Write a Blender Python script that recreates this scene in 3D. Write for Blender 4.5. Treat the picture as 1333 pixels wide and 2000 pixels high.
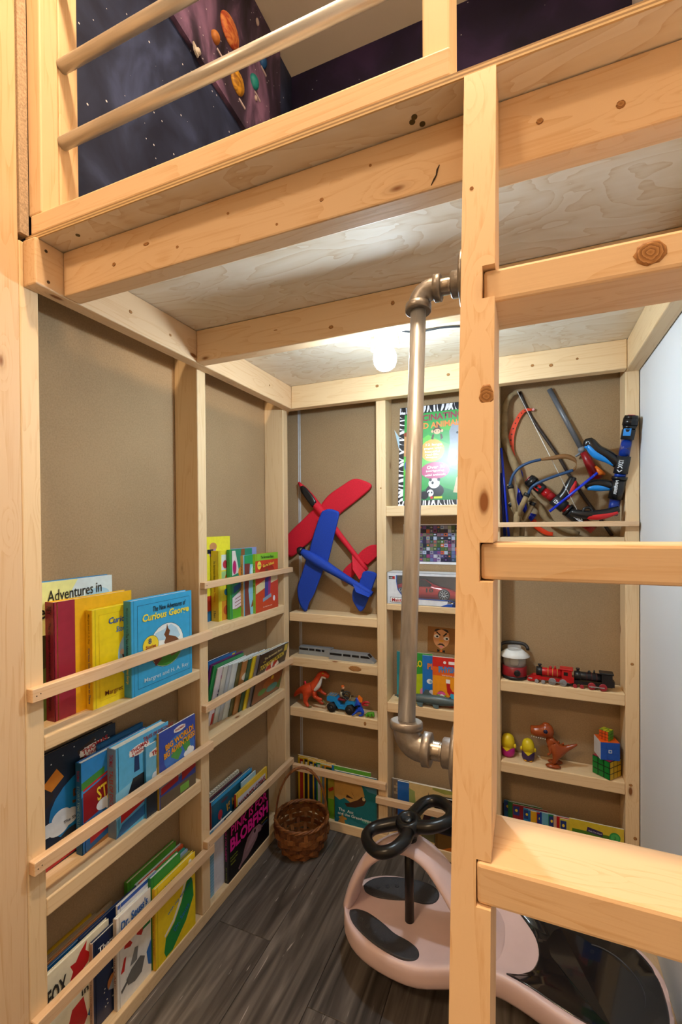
import bpy, bmesh, math, random
from mathutils import Vector, Matrix, Euler
R = math.radians
random.seed(7)
SC = bpy.context.scene
for o in list(bpy.data.objects): bpy.data.objects.remove(o)
COL = SC.collection

# ---------------------------------------------------------------- camera, world, exposure
def setup_camera():
    yaw, pit, rol = R(-22.4564), R(-.5861), R(-.4177)
    fw = Vector((math.sin(yaw)*math.cos(pit), math.cos(yaw)*math.cos(pit), math.sin(pit)))
    r0 = Vector((math.cos(yaw), -math.sin(yaw), 0)); u0 = r0.cross(fw)
    rt = r0*math.cos(rol) + u0*math.sin(rol); up = u0*math.cos(rol) - r0*math.sin(rol)
    cd = bpy.data.cameras.new('camera'); cam = bpy.data.objects.new('camera', cd); COL.objects.link(cam)
    cd.sensor_fit = 'VERTICAL'; cd.sensor_height = 36; cd.lens = 882.4329/2000*36
    cd.shift_y = (1037.9748-1000)/2000; cd.clip_start = .02
    m = Matrix((rt, up, -fw)).transposed().to_4x4(); m.translation = (.914, -1.642, 1.2146)
    cam.matrix_world = m; SC.camera = cam
setup_camera()
w = bpy.data.worlds.new('world'); SC.world = w; w.use_nodes = True
w.node_tree.nodes['Background'].inputs[0].default_value = (.9, .8, .7, 1)
w.node_tree.nodes['Background'].inputs[1].default_value = .15
vs = SC.view_settings; vs.view_transform = 'Standard'; vs.look = 'None'; vs.exposure = 0.; vs.gamma = 1; vs.use_curve_mapping = False
BULB_W, LAMP1_W, FILL_W = 490., 400., 52.        # emission strengths of the nook bulb, the ceiling lamp and the added fill light
BULB_C, LAMP_C = (.70, .87, 1.), (1., .725, .45)

SC.cycles.caustics_reflective = SC.cycles.caustics_refractive = False; SC.cycles.max_bounces = 5; SC.cycles.glossy_bounces = 3
# ---------------------------------------------------------------- helpers
def prop(o, label=None, cat=None, group=None, kind=None):
    for k, v in (('label', label), ('category', cat), ('group', group), ('kind', kind)):
        if v: o[k] = v
    return o
def empty(name, loc=(0,0,0), rot=(0,0,0), label=None, cat=None, group=None, kind=None, parent=None):
    o = bpy.data.objects.new(name, None); COL.objects.link(o); o.location = loc; o.rotation_euler = rot
    o.empty_display_size = .02; o.parent = parent
    return prop(o, label, cat, group, kind)
def srgb(h):
    if not isinstance(h, str): return tuple(h)
    c = [int(h[i:i+2], 16)/255 for i in (0, 2, 4)]
    return tuple(x/12.92 if x <= .04045 else ((x+.055)/1.055)**2.4 for x in c)
_M = {}
def nd(nt, t, **k):
    n = nt.nodes.new(t)
    for a, b in k.items(): setattr(n, a, b)
    return n
def base_mat(name, rough=.5, metal=0., spec=.5):
    m = bpy.data.materials.new(name); m.use_nodes = True; nt = m.node_tree; b = nt.nodes['Principled BSDF']
    b.inputs['Roughness'].default_value = rough; b.inputs['Metallic'].default_value = metal
    b.inputs['Specular IOR Level'].default_value = spec
    return m, nt, b
def ramp(nt, stops):
    r = nd(nt, 'ShaderNodeValToRGB'); e = r.color_ramp.elements
    while len(e) < len(stops): e.new(.5)
    for i, (p, c) in enumerate(stops): e[i].position = p; e[i].color = (*srgb(c), 1)
    return r
def P(col, rough=.5, metal=0., var=.06, scale=60, bump=0., trans=0., alpha=1., coat=0., emit=0., spec=.5):
    """plain painted / plastic / paper material with a little procedural mottling"""
    key = (col, rough, metal, var, scale, bump, trans, alpha, coat, emit)
    if key in _M: return _M[key]
    m, nt, b = base_mat('paint_'+(col if isinstance(col, str) else 'rgb'), rough, metal, spec)
    c = srgb(col); L = nt.links.new
    tc = nd(nt, 'ShaderNodeTexCoord'); n = nd(nt, 'ShaderNodeTexNoise'); n.inputs['Scale'].default_value = scale
    n.inputs['Detail'].default_value = 3; L(tc.outputs['Object'], n.inputs['Vector'])
    r = nd(nt, 'ShaderNodeValToRGB')
    r.color_ramp.elements[0].position = .3; r.color_ramp.elements[1].position = .7
    r.color_ramp.elements[0].color = (*[max(0, x*(1-var)) for x in c], 1); r.color_ramp.elements[1].color = (*[min(1, x*(1+var)) for x in c], 1)
    L(n.outputs['Fac'], r.inputs[0]); L(r.outputs[0], b.inputs['Base Color'])
    if bump:
        bp = nd(nt, 'ShaderNodeBump'); bp.inputs['Strength'].default_value = bump; bp.inputs['Distance'].default_value = .002
        L(n.outputs['Fac'], bp.inputs['Height']); L(bp.outputs[0], b.inputs['Normal'])
    if trans: b.inputs['Transmission Weight'].default_value = trans
    if alpha < 1: b.inputs['Alpha'].default_value = alpha
    if coat: b.inputs['Coat Weight'].default_value = coat
    if emit: b.inputs['Emission Color'].default_value = (*c, 1); b.inputs['Emission Strength'].default_value = emit
    _M[key] = m
    return m
class B:
    """collects simple shapes and links them as one mesh object"""
    def __init__(s): s.bm = bmesh.new(); s.mi = 0; s.mats = []
    def _tag(s, faces):
        for f in faces: f.material_index = s.mi
    def mat(s, m):
        if m not in s.mats: s.mats.append(m)
        s.mi = s.mats.index(m); return s
    def box(s, x0, x1, y0, y1, z0, z1, bev=0., M=None):
        vs = [s.bm.verts.new(v) for v in ((x0,y0,z0),(x1,y0,z0),(x1,y1,z0),(x0,y1,z0),(x0,y0,z1),(x1,y0,z1),(x1,y1,z1),(x0,y1,z1))]
        fs = [s.bm.faces.new([vs[i] for i in q]) for q in ((0,3,2,1),(4,5,6,7),(0,1,5,4),(1,2,6,5),(2,3,7,6),(3,0,4,7))]
        s._tag(fs)
        if bev:
            es = list({e for f in fs for e in f.edges})
            r = bmesh.ops.bevel(s.bm, geom=es, offset=bev, segments=1 if bev < .003 else 2, affect='EDGES', profile=.5)
            s._tag(r['faces']); vs = list({v for f in fs+r['faces'] if f.is_valid for v in f.verts})
        if M: bmesh.ops.transform(s.bm, matrix=M, verts=vs)
        return s
    def prism(s, pts, y0, y1, plane='xz', smooth=False):
        """polygon (a,b) extruded along the third axis from y0 to y1"""
        f = {'xz': lambda a,b,c:(a,c,b), 'xy': lambda a,b,c:(a,b,c), 'yz': lambda a,b,c:(c,a,b)}[plane]
        v0 = [s.bm.verts.new(f(a,b,y0)) for a,b in pts]; v1 = [s.bm.verts.new(f(a,b,y1)) for a,b in pts]; n = len(pts)
        fs = [s.bm.faces.new(v0), s.bm.faces.new(v1[::-1])]
        fs += [s.bm.faces.new((v0[i], v1[i], v1[(i+1)%n], v0[(i+1)%n])) for i in range(n)]
        s._tag(fs)
        if smooth:
            for q in fs[2:]: q.smooth = True
        return s
    def ngon(s, pts):
        f = s.bm.faces.new([s.bm.verts.new(p) for p in pts]); s._tag([f]); return s
    def rings(s, rs, cap=True, closed=False, smooth=True):
        """skin a list of vertex rings (equal length)"""
        V = [[s.bm.verts.new(p) for p in r] for r in rs]; n = len(V[0]); fs = []
        K = len(V) if closed else len(V)-1
        for i in range(K):
            a, b = V[i], V[(i+1) % len(V)]
            for j in range(n): fs.append(s.bm.faces.new((a[j], a[(j+1)%n], b[(j+1)%n], b[j])))
        for f in fs: f.smooth = smooth
        if cap and not closed: fs += [s.bm.faces.new(V[0][::-1]), s.bm.faces.new(V[-1])]
        s._tag(fs); return s
    def tube(s, pts, rad, n=10, closed=False, cap=True, sy=1.):
        pts = [Vector(p) for p in pts]; m = len(pts)
        rad = rad if isinstance(rad, (list, tuple)) else [rad]*m
        rs = []; ref = None
        for i, p in enumerate(pts):
            a = pts[i-1] if (i or closed) else p; b = pts[(i+1) % m] if (i < m-1 or closed) else p
            t = (b-a).normalized()
            if ref is None: ref = Vector((0,0,1)) if abs(t.z) < .9 else Vector((1,0,0))
            u = (ref - t*ref.dot(t)).normalized(); v = t.cross(u); ref = u
            rs.append([p + u*(rad[i]*math.cos(2*math.pi*j/n)) + v*(rad[i]*sy*math.sin(2*math.pi*j/n)) for j in range(n)])
        return s.rings(rs, cap, closed)
    def lathe(s, prof, n=20, M=None, smooth=True):
        """profile [(r,z)] about z"""
        rs = [[Vector((r*math.cos(2*math.pi*j/n), r*math.sin(2*math.pi*j/n), z)) for j in range(n)] for r, z in prof]
        if M: rs = [[M @ v for v in r] for r in rs]
        return s.rings(rs, True, False, smooth)
    def ball(s, c, r, n=12, M=None):
        r = r if isinstance(r, (list, tuple)) else (r, r, r); k = n//2
        rs = [[Vector((math.cos(2*math.pi*j/n)*math.sin(math.pi*i/k), math.sin(2*math.pi*j/n)*math.sin(math.pi*i/k), math.cos(math.pi*i/k))) for j in range(n)] for i in range(1, k)]
        T = Matrix.Translation(c) @ (M if M else Matrix()) @ Matrix.Diagonal((*r, 1))
        rs = [[T @ v for v in q] for q in rs]
        V0 = s.bm.verts.new(T @ Vector((0,0,1))); V1 = s.bm.verts.new(T @ Vector((0,0,-1)))
        V = [[s.bm.verts.new(p) for p in q] for q in rs]; fs = []
        for i in range(len(V)-1):
            for j in range(n): fs.append(s.bm.faces.new((V[i][j], V[i+1][j], V[i+1][(j+1)%n], V[i][(j+1)%n])))
        for j in range(n):
            fs.append(s.bm.faces.new((V0, V[0][j], V[0][(j+1)%n]))); fs.append(s.bm.faces.new((V1, V[-1][(j+1)%n], V[-1][j])))
        for f in fs: f.smooth = True
        s._tag(fs); return s
    def build(s, name, m=None, parent=None, loc=(0,0,0), rot=(0,0,0), sub=0, norm=True):
        if norm: bmesh.ops.recalc_face_normals(s.bm, faces=s.bm.faces)
        me = bpy.data.meshes.new(name); s.bm.to_mesh(me); s.bm.free()
        for q in (s.mats if s.mats else [m]): me.materials.append(q)
        o = bpy.data.objects.new(name, me); COL.objects.link(o); o.location = loc; o.rotation_euler = rot; o.parent = parent
        if sub:
            md = o.modifiers.new('sub', 'SUBSURF'); md.levels = md.render_levels = sub
        return o
def bez(a, b, c, d, n=8):
    a, b, c, d = map(Vector, (a, b, c, d)); return [((1-t)**3)*a+3*t*(1-t)**2*b+3*t*t*(1-t)*c+t**3*d for t in [i/n for i in range(n+1)]]
def smooth_path(pts, k=5):
    """Catmull-Rom through the points"""
    p = [Vector(q) for q in pts]; out = []
    for i in range(len(p)-1):
        a, b, c, d = p[max(0, i-1)], p[i], p[i+1], p[min(len(p)-1, i+2)]
        for j in range(k):
            t = j/k; out.append(.5*((2*b)+(c-a)*t+(2*a-5*b+4*c-d)*t*t+(3*b-a-3*c+d)*t**3))
    return out+[p[-1]]
# ---- deferred lettering: every text becomes a small mesh child
_TX = []
def text(s, parent, M, w, h, m, bold=.0, shear=0.):
    """text s fitted into w x h (centre at M's origin, reading along M's x, up along M's z)"""
    c = bpy.data.curves.new('lettering', 'FONT'); c.body = s; c.resolution_u = 2; c.align_x = 'CENTER'; c.offset = bold; c.shear = shear
    o = bpy.data.objects.new('lettering', c); COL.objects.link(o); _TX.append((o, parent, M, w, h, m)); return o
def flush_text():
    bpy.context.view_layer.update(); dg = bpy.context.evaluated_depsgraph_get()
    for o, par, M, w, h, m in _TX:
        me = bpy.data.meshes.new_from_object(o.evaluated_get(dg)); me.materials.clear(); me.materials.append(m)
        if len(me.vertices):
            xs = [v.co.x for v in me.vertices]; ys = [v.co.y for v in me.vertices]
            x0, x1, y0, y1 = min(xs), max(xs), min(ys), max(ys)
            sx = w/max(1e-6, x1-x0); sy = h/max(1e-6, y1-y0)
            for v in me.vertices: v.co = ((v.co.x-(x0+x1)/2)*sx, 0, (v.co.y-(y0+y1)/2)*sy)
            me.transform(M)
        n = bpy.data.objects.new('lettering', me); COL.objects.link(n); n.parent = par
        cu = o.data; bpy.data.objects.remove(o); bpy.data.curves.remove(cu)

# ---------------------------------------------------------------- surface materials
def pine(name, light, dark, knot='8a5428', kscale=1., ring=9., rough=.55):
    m, nt, b = base_mat(name, rough, 0, .35); L = nt.links.new
    tc = nd(nt, 'ShaderNodeTexCoord'); oi = nd(nt, 'ShaderNodeObjectInfo')
    mul = nd(nt, 'ShaderNodeMath', operation='MULTIPLY'); mul.inputs[1].default_value = 37.; L(oi.outputs['Random'], mul.inputs[0])
    add = nd(nt, 'ShaderNodeVectorMath', operation='ADD'); L(tc.outputs['Object'], add.inputs[0]); L(mul.outputs[0], add.inputs[1])
    mp = nd(nt, 'ShaderNodeMapping'); mp.inputs['Scale'].default_value = (1.1, ring*1.6, ring*1.6); L(add.outputs[0], mp.inputs[0])
    # knots: sparse stretched cells
    mk = nd(nt, 'ShaderNodeMapping'); mk.inputs['Scale'].default_value = (5, 13, 13); L(add.outputs[0], mk.inputs[0])
    vo = nd(nt, 'ShaderNodeTexVoronoi'); vo.inputs['Scale'].default_value = kscale; vo.inputs['Randomness'].default_value = 1.; L(mk.outputs[0], vo.inputs['Vector'])
    # rings bend around knots
    kd = nd(nt, 'ShaderNodeMapRange'); kd.inputs[1].default_value = 0; kd.inputs[2].default_value = .30; kd.inputs[3].default_value = .22; kd.inputs[4].default_value = 0
    L(vo.outputs['Distance'], kd.inputs[0])
    n1 = nd(nt, 'ShaderNodeTexNoise'); n1.inputs['Scale'].default_value = 1.; n1.inputs['Detail'].default_value = 2.; L(mp.outputs[0], n1.inputs['Vector'])
    sm = nd(nt, 'ShaderNodeMath', operation='ADD'); L(n1.outputs['Fac'], sm.inputs[0]); L(kd.outputs[0], sm.inputs[1])
    rg = nd(nt, 'ShaderNodeMath', operation='MULTIPLY'); rg.inputs[1].default_value = 14; L(sm.outputs[0], rg.inputs[0])
    fr = nd(nt, 'ShaderNodeMath', operation='FRACT'); L(rg.outputs[0], fr.inputs[0])
    mf = nd(nt, 'ShaderNodeMapping'); mf.inputs['Scale'].default_value = (9, 260, 260); L(add.outputs[0], mf.inputs[0])
    n2 = nd(nt, 'ShaderNodeTexNoise'); n2.inputs['Scale'].default_value = 1.; n2.inputs['Detail'].default_value = 3.; L(mf.outputs[0], n2.inputs['Vector'])
    av = nd(nt, 'ShaderNodeMath', operation='MULTIPLY_ADD'); L(fr.outputs[0], av.inputs[0]); av.inputs[1].default_value = .38
    fx = nd(nt, 'ShaderNodeMath', operation='MULTIPLY'); fx.inputs[1].default_value = .62; L(n2.outputs['Fac'], fx.inputs[0]); L(fx.outputs[0], av.inputs[2])
    cr = ramp(nt, [(.1, light), (.55, light), (.95, dark)]); L(av.outputs[0], cr.inputs[0])
    # tone between boards
    hs = nd(nt, 'ShaderNodeHueSaturation'); tv = nd(nt, 'ShaderNodeMapRange'); tv.inputs[3].default_value = .9; tv.inputs[4].default_value = 1.06
    L(oi.outputs['Random'], tv.inputs[0]); L(tv.outputs[0], hs.inputs['Value']); L(cr.outputs[0], hs.inputs['Color'])
    # the knots themselves, only in a few cells
    sel = nd(nt, 'ShaderNodeSeparateColor'); L(vo.outputs['Color'], sel.inputs[0])
    gt = nd(nt, 'ShaderNodeMath', operation='GREATER_THAN'); gt.inputs[1].default_value = .52; L(sel.outputs[0], gt.inputs[0])
    kr = ramp(nt, [(0, 'ffffff'), (.05, 'ffffff'), (.085, '777777'), (.15, '000000')]); L(vo.outputs['Distance'], kr.inputs[0])
    km = nd(nt, 'ShaderNodeMath', operation='MULTIPLY'); L(kr.outputs[0], km.inputs[0]); L(gt.outputs[0], km.inputs[1])
    mx = nd(nt, 'ShaderNodeMix', data_type='RGBA'); L(km.outputs[0], mx.inputs[0]); L(hs.outputs[0], mx.inputs[6]); mx.inputs[7].default_value = (*srgb(knot), 1)
    L(mx.outputs[2], b.inputs['Base Color'])
    bp = nd(nt, 'ShaderNodeBump'); bp.inputs['Strength'].default_value = .12; bp.inputs['Distance'].default_value = .002
    L(av.outputs[0], bp.inputs['Height']); L(bp.outputs[0], b.inputs['Normal'])
    return m
PINE = pine('pine_lumber', 'eacca0', 'd8b07c')
PINE2 = pine('pine_lumber_warm', 'edcaa0', 'daa972', ring=7)
PINE_S = pine('pine_strip', 'e6c29a', 'd0a272', kscale=.6)
def plywood():
    m, nt, b = base_mat('plywood_face', .6, 0, .3); L = nt.links.new
    tc = nd(nt, 'ShaderNodeTexCoord'); mp = nd(nt, 'ShaderNodeMapping'); mp.inputs['Scale'].default_value = (2.2, 5, 5); L(tc.outputs['Object'], mp.inputs[0])
    n = nd(nt, 'ShaderNodeTexNoise'); n.inputs['Scale'].default_value = 1.6; n.inputs['Detail'].default_value = 3; n.inputs['Distortion'].default_value = .8; L(mp.outputs[0], n.inputs[0])
    rg = nd(nt, 'ShaderNodeMath', operation='MULTIPLY'); rg.inputs[1].default_value = 9; L(n.outputs['Fac'], rg.inputs[0])
    fr = nd(nt, 'ShaderNodeMath', operation='FRACT'); L(rg.outputs[0], fr.inputs[0])
    m2 = nd(nt, 'ShaderNodeMapping'); m2.inputs['Scale'].default_value = (12, 160, 30); L(tc.outputs['Object'], m2.inputs[0])
    n2 = nd(nt, 'ShaderNodeTexNoise'); n2.inputs['Scale'].default_value = 1; L(m2.outputs[0], n2.inputs[0])
    ad = nd(nt, 'ShaderNodeMath', operation='MULTIPLY_ADD'); ad.inputs[1].default_value = .6; L(fr.outputs[0], ad.inputs[0])
    sc = nd(nt, 'ShaderNodeMath', operation='MULTIPLY'); sc.inputs[1].default_value = .45; L(n2.outputs['Fac'], sc.inputs[0]); L(sc.outputs[0], ad.inputs[2])
    cr = ramp(nt, [(.1, 'ece2d2'), (.7, 'e4d6c0'), (.95, 'd3bb9a')]); L(ad.outputs[0], cr.inputs[0]); L(cr.outputs[0], b.inputs['Base Color'])
    return m
PLY = plywood()
def board_back():
    m, nt, b = base_mat('brown_paper_board', .85, 0, .2); L = nt.links.new
    tc = nd(nt, 'ShaderNodeTexCoord')
    n = nd(nt, 'ShaderNodeTexNoise'); n.inputs['Scale'].default_value = 260; n.inputs['Detail'].default_value = 2; L(tc.outputs['Object'], n.inputs[0])
    n2 = nd(nt, 'ShaderNodeTexNoise'); n2.inputs['Scale'].default_value = 3; n2.inputs['Detail'].default_value = 4; L(tc.outputs['Object'], n2.inputs[0])
    ad = nd(nt, 'ShaderNodeMath', operation='ADD'); L(n.outputs['Fac'], ad.inputs[0]); L(n2.outputs['Fac'], ad.inputs[1])
    cr = ramp(nt, [(.35, '987f60'), (.65, 'ae9370')]); hf = nd(nt, 'ShaderNodeMath', operation='MULTIPLY'); hf.inputs[1].default_value = .5
    L(ad.outputs[0], hf.inputs[0]); L(hf.outputs[0], cr.inputs[0]); L(cr.outputs[0], b.inputs['Base Color'])
    return m
BROWN = board_back()
def starry(name, c0, c1, c2, sx=90., axis_scale=(1, 1, 1), flat=(1, 1, 1)):
    m, nt, b = base_mat(name, .6, 0, .3); L = nt.links.new
    tc = nd(nt, 'ShaderNodeTexCoord'); mp = nd(nt, 'ShaderNodeMapping'); mp.inputs['Scale'].default_value = axis_scale; L(tc.outputs['Object'], mp.inputs[0])
    n = nd(nt, 'ShaderNodeTexNoise'); n.inputs['Scale'].default_value = 4; n.inputs['Detail'].default_value = 5; n.inputs['Distortion'].default_value = .6; L(mp.outputs[0], n.inputs[0])
    cr = ramp(nt, [(.35, c0), (.52, c1), (.68, c2)]); L(n.outputs['Fac'], cr.inputs[0])
    vo = nd(nt, 'ShaderNodeTexVoronoi'); vo.inputs['Scale'].default_value = sx
    ms = nd(nt, 'ShaderNodeMapping'); ms.inputs['Scale'].default_value = flat; L(tc.outputs['Object'], ms.inputs[0]); L(ms.outputs[0], vo.inputs[0])
    se = nd(nt, 'ShaderNodeSeparateColor'); L(vo.outputs['Color'], se.inputs[0])
    th = nd(nt, 'ShaderNodeMapRange'); th.inputs[1].default_value = .70; th.inputs[2].default_value = 1; th.inputs[3].default_value = 0; th.inputs[4].default_value = .10; L(se.outputs[0], th.inputs[0])
    lt = nd(nt, 'ShaderNodeMath', operation='LESS_THAN'); L(vo.outputs['Distance'], lt.inputs[0]); L(th.outputs[0], lt.inputs[1])
    mx = nd(nt, 'ShaderNodeMix', data_type='RGBA'); L(lt.outputs[0], mx.inputs[0]); L(cr.outputs[0], mx.inputs[6]); mx.inputs[7].default_value = (.75, .74, .8, 1)
    L(mx.outputs[2], b.inputs['Base Color']); return m
STAR_L = starry('starry_mural_navy', '1a2038', '29324f', '414d74', 40, (3, 1.5, 1.2), (0, 1, 1))
STAR_B = starry('starry_mural_purple', '1c1932', '262042', '3a2c56', 42, flat=(1, 0, 1))
STAR_P = starry('starry_mural_canvas', '1a1722', '42364e', '927098', 52, (2, 2, .9), (0, 1, 1))
def plaster(name, c, bump=.15):
    m, nt, b = base_mat(name, .7, 0, .3); L = nt.links.new
    tc = nd(nt, 'ShaderNodeTexCoord'); n = nd(nt, 'ShaderNodeTexNoise'); n.inputs['Scale'].default_value = 90; n.inputs['Detail'].default_value = 4; L(tc.outputs['Object'], n.inputs[0])
    n2 = nd(nt, 'ShaderNodeTexNoise'); n2.inputs['Scale'].default_value = 2.5; L(tc.outputs['Object'], n2.inputs[0])
    c = srgb(c); r = ramp(nt, [(.3, tuple(x*.95 for x in c)), (.7, c)]); L(n2.outputs['Fac'], r.inputs[0]); L(r.outputs[0], b.inputs['Base Color'])
    bp = nd(nt, 'ShaderNodeBump'); bp.inputs['Strength'].default_value = bump; bp.inputs['Distance'].default_value = .001; L(n.outputs['Fac'], bp.inputs['Height']); L(bp.outputs[0], b.inputs['Normal'])
    return m
WHITE_WALL = plaster('painted_drywall_white', 'eaeef4'); CEIL = plaster('painted_ceiling', 'ddd4c8'); ROOMW = plaster('painted_drywall_room', 'e2d2bc')
def vinyl():
    m, nt, b = base_mat('grey_wood_vinyl', .42, 0, .4); L = nt.links.new
    tc = nd(nt, 'ShaderNodeTexCoord'); oi = nd(nt, 'ShaderNodeObjectInfo'); mul = nd(nt, 'ShaderNodeMath', operation='MULTIPLY'); mul.inputs[1].default_value = 23; L(oi.outputs['Random'], mul.inputs[0])
    ad = nd(nt, 'ShaderNodeVectorMath', operation='ADD'); L(tc.outputs['Object'], ad.inputs[0]); L(mul.outputs[0], ad.inputs[1])
    mp = nd(nt, 'ShaderNodeMapping'); mp.inputs['Scale'].default_value = (2.2, 26, 20); L(ad.outputs[0], mp.inputs[0])
    n = nd(nt, 'ShaderNodeTexNoise'); n.inputs['Scale'].default_value = 1.; n.inputs['Detail'].default_value = 6; n.inputs['Distortion'].default_value = 1.2; L(mp.outputs[0], n.inputs[0])
    cr = ramp(nt, [(.28, '342f2c'), (.45, '534c47'), (.6, '6d655f'), (.75, '8a827b')]); L(n.outputs['Fac'], cr.inputs[0])
    m3 = nd(nt, 'ShaderNodeMapping'); m3.inputs['Scale'].default_value = (3, 34, 20); L(ad.outputs[0], m3.inputs[0])
    n3 = nd(nt, 'ShaderNodeTexNoise'); n3.inputs['Scale'].default_value = 1.3; n3.inputs['Detail'].default_value = 2; n3.inputs['Distortion'].default_value = 2.5; L(m3.outputs[0], n3.inputs[0])
    sr = ramp(nt, [(.70, '000000'), (.74, 'cfcfcf')]); L(n3.outputs['Fac'], sr.inputs[0])
    mx = nd(nt, 'ShaderNodeMix', data_type='RGBA'); L(sr.outputs[0], mx.inputs[0]); L(cr.outputs[0], mx.inputs[6]); mx.inputs[7].default_value = (*srgb('c4bcb4'), 1)
    hs = nd(nt, 'ShaderNodeHueSaturation'); tv = nd(nt, 'ShaderNodeMapRange'); tv.inputs[3].default_value = .82; tv.inputs[4].default_value = 1.12
    L(oi.outputs['Random'], tv.inputs[0]); L(tv.outputs[0], hs.inputs['Value']); L(mx.outputs[2], hs.inputs['Color'])
    L(hs.outputs[0], b.inputs['Base Color'])
    bp = nd(nt, 'ShaderNodeBump'); bp.inputs['Strength'].default_value = .1; L(n.outputs['Fac'], bp.inputs['Height']); L(bp.outputs[0], b.inputs['Normal'])
    return m
VINYL = vinyl()
def metal(name, c, rough=.3, streak=True, bump=0., scale=(6, 6, 300), mt=1.):
    m, nt, b = base_mat(name, rough, mt); L = nt.links.new
    tc = nd(nt, 'ShaderNodeTexCoord'); mp = nd(nt, 'ShaderNodeMapping'); mp.inputs['Scale'].default_value = scale; L(tc.outputs['Object'], mp.inputs[0])
    n = nd(nt, 'ShaderNodeTexNoise'); n.inputs['Scale'].default_value = 3; n.inputs['Detail'].default_value = 4; L(mp.outputs[0], n.inputs[0])
    c = srgb(c); r = ramp(nt, [(.3, tuple(x*.78 for x in c)), (.7, c)]); L(n.outputs['Fac'], r.inputs[0]); L(r.outputs[0], b.inputs['Base Color'])
    rr = nd(nt, 'ShaderNodeMapRange'); rr.inputs[3].default_value = rough*.75; rr.inputs[4].default_value = rough*1.3; L(n.outputs['Fac'], rr.inputs[0]); L(rr.outputs[0], b.inputs['Roughness'])
    if bump:
        bp = nd(nt, 'ShaderNodeBump'); bp.inputs['Strength'].default_value = bump; bp.inputs['Distance'].default_value = .0006; L(n.outputs['Fac'], bp.inputs['Height']); L(bp.outputs[0], b.inputs['Normal'])
    return m
STEEL = metal('galvanised_pipe', 'd6d7da', .33, scale=(90, 90, 3), mt=.55); EMT = metal('conduit_pipe', 'd2d0cc', .38, scale=(2, 60, 60), mt=.6)
IRON = metal('malleable_iron', '9a9490', .4, mt=.8, bump=.5, scale=(60, 60, 60)); THREAD = metal('threaded_nipple', 'b9b0a6', .3, scale=(60, 60, 60))

def board(name, x, y, z, axis='x', mat=None, parent=None, bev=.003):
    """sawn lumber: box given by its ranges, with the grain running along the named axis"""
    c = [(a+b)/2 for a, b in (x, y, z)]; d = [b-a for a, b in (x, y, z)]
    if axis == 'x': l, a, b_, rot = d[0], d[1], d[2], (0, 0, 0)
    elif axis == 'y': l, a, b_, rot = d[1], d[0], d[2], (0, 0, R(90))
    else: l, a, b_, rot = d[2], d[0], d[1], Matrix(((0, 1, 0), (0, 0, 1), (1, 0, 0))).to_euler()
    g = B(); g.box(-l/2, l/2, -a/2, a/2, -b_/2, b_/2, min(bev, a*.2, b_*.2))
    return g.build(name, mat or PINE, parent, c, rot)
# ---------------------------------------------------------------- the room and the framed walls
XW = 1.236; CZ = 3.17
def struct(o, label, cat): return prop(o, label, cat, kind='structure')
fl = B(); fl.box(-1.6, XW+.1, -4.2, .2, -.05, -.004); FLOOR = struct(fl.build('floor', P('3a3430', .6)), 'grey brown wood-look vinyl plank floor', 'floor')
pw, pl = .182, 1.22
pm = None
for i in range(-9, 8):
    x0 = i*pw + .03; off = (i*.45) % 1.0*pl
    for j in range(-1, 4):
        y1 = .1 - j*pl + off - pl*.5; y0 = y1-pl
        ya, yb, xa, xb = max(y0, -4.2), min(y1, .12), max(x0, -1.6), min(x0+pw, XW)
        if yb-ya < .02 or xb-xa < .02: continue
        g = B(); l, a = yb-ya-.0012, xb-xa-.0012; g.box(-l/2, l/2, -a/2, a/2, -.004, 0, .0008)
        g.build('plank', VINYL, FLOOR, ((xa+xb)/2, (ya+yb)/2, 0), (0, 0, R(90)))
def slab(name, x, y, z, mat, label, cat): 
    g = B(); g.box(*x, *y, *z); return struct(g.build(name, mat), label, cat)
WR = slab('wall_right', (XW, XW+.1), (-4.2, .2), (0, CZ), WHITE_WALL, 'smooth white painted wall on the right of the nook', 'wall')
slab('ceiling', (-1.6, XW+.1), (-4.2, .2), (CZ, CZ+.1), CEIL, 'beige painted ceiling above the loft', 'ceiling')
slab('wall_front', (-1.6, XW+.1), (-4.3, -4.2), (0, CZ), ROOMW, 'cream painted wall of the room behind the camera', 'wall')
slab('wall_side', (-1.7, -1.6), (-4.2, -.9), (0, CZ), ROOMW, 'cream painted side wall of the room left of the loft', 'wall')
slab('wall_divider', (-1.6, -.1), (-1.02, -.92), (0, CZ), ROOMW, 'cream painted divider wall beside the loft', 'wall')
WLU = slab('wall_left_upper', (-.10, -.03), (-1.045, .2), (1.80, CZ), STAR_L, 'dark navy starry mural wall above the loft deck', 'wall')
WBU = slab('wall_back_upper', (-.03, XW), (.115, .2), (1.80, CZ), STAR_B, 'dark purple starry mural wall behind the loft deck', 'wall')
WL = slab('wall_left', (-.104, -.089), (-1.07, .1), (0, 1.80), BROWN, 'left nook wall of brown board with pine studs and book shelves', 'wall')
WB = slab('wall_back', (-.089, XW), (.089, .115), (0, 1.80), BROWN, 'back nook wall of brown board with pine studs and toy shelves', 'wall')
# studs
for y1 in (-1.0253, -.5126, 0.): board('stud', (-.0885, 0), (y1-.038, y1), (.038, 1.779), 'z', PINE, WL)
for x0 in (0.3814, .788, 1.1958): board('stud', (x0, x0+.038), (0, .0885), (.038, 1.779), 'z', PINE, WB)
board('bottom_plate', (-.0885, 0), (-1.0633, 0), (0, .038), 'y', PINE, WL); board('bottom_plate', (0, XW-.003), (0, .0885), (0, .038), 'x', PINE, WB)
g = B(); g.box(.002, .0065, .0868, .0885, .04, 1.77); g.box(.0095, .014, .0868, .0885, .04, 1.77); prop(g.build('panel_seam', P('c9ccd0', .5), WB), 'pale seam strip of the back board')
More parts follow.
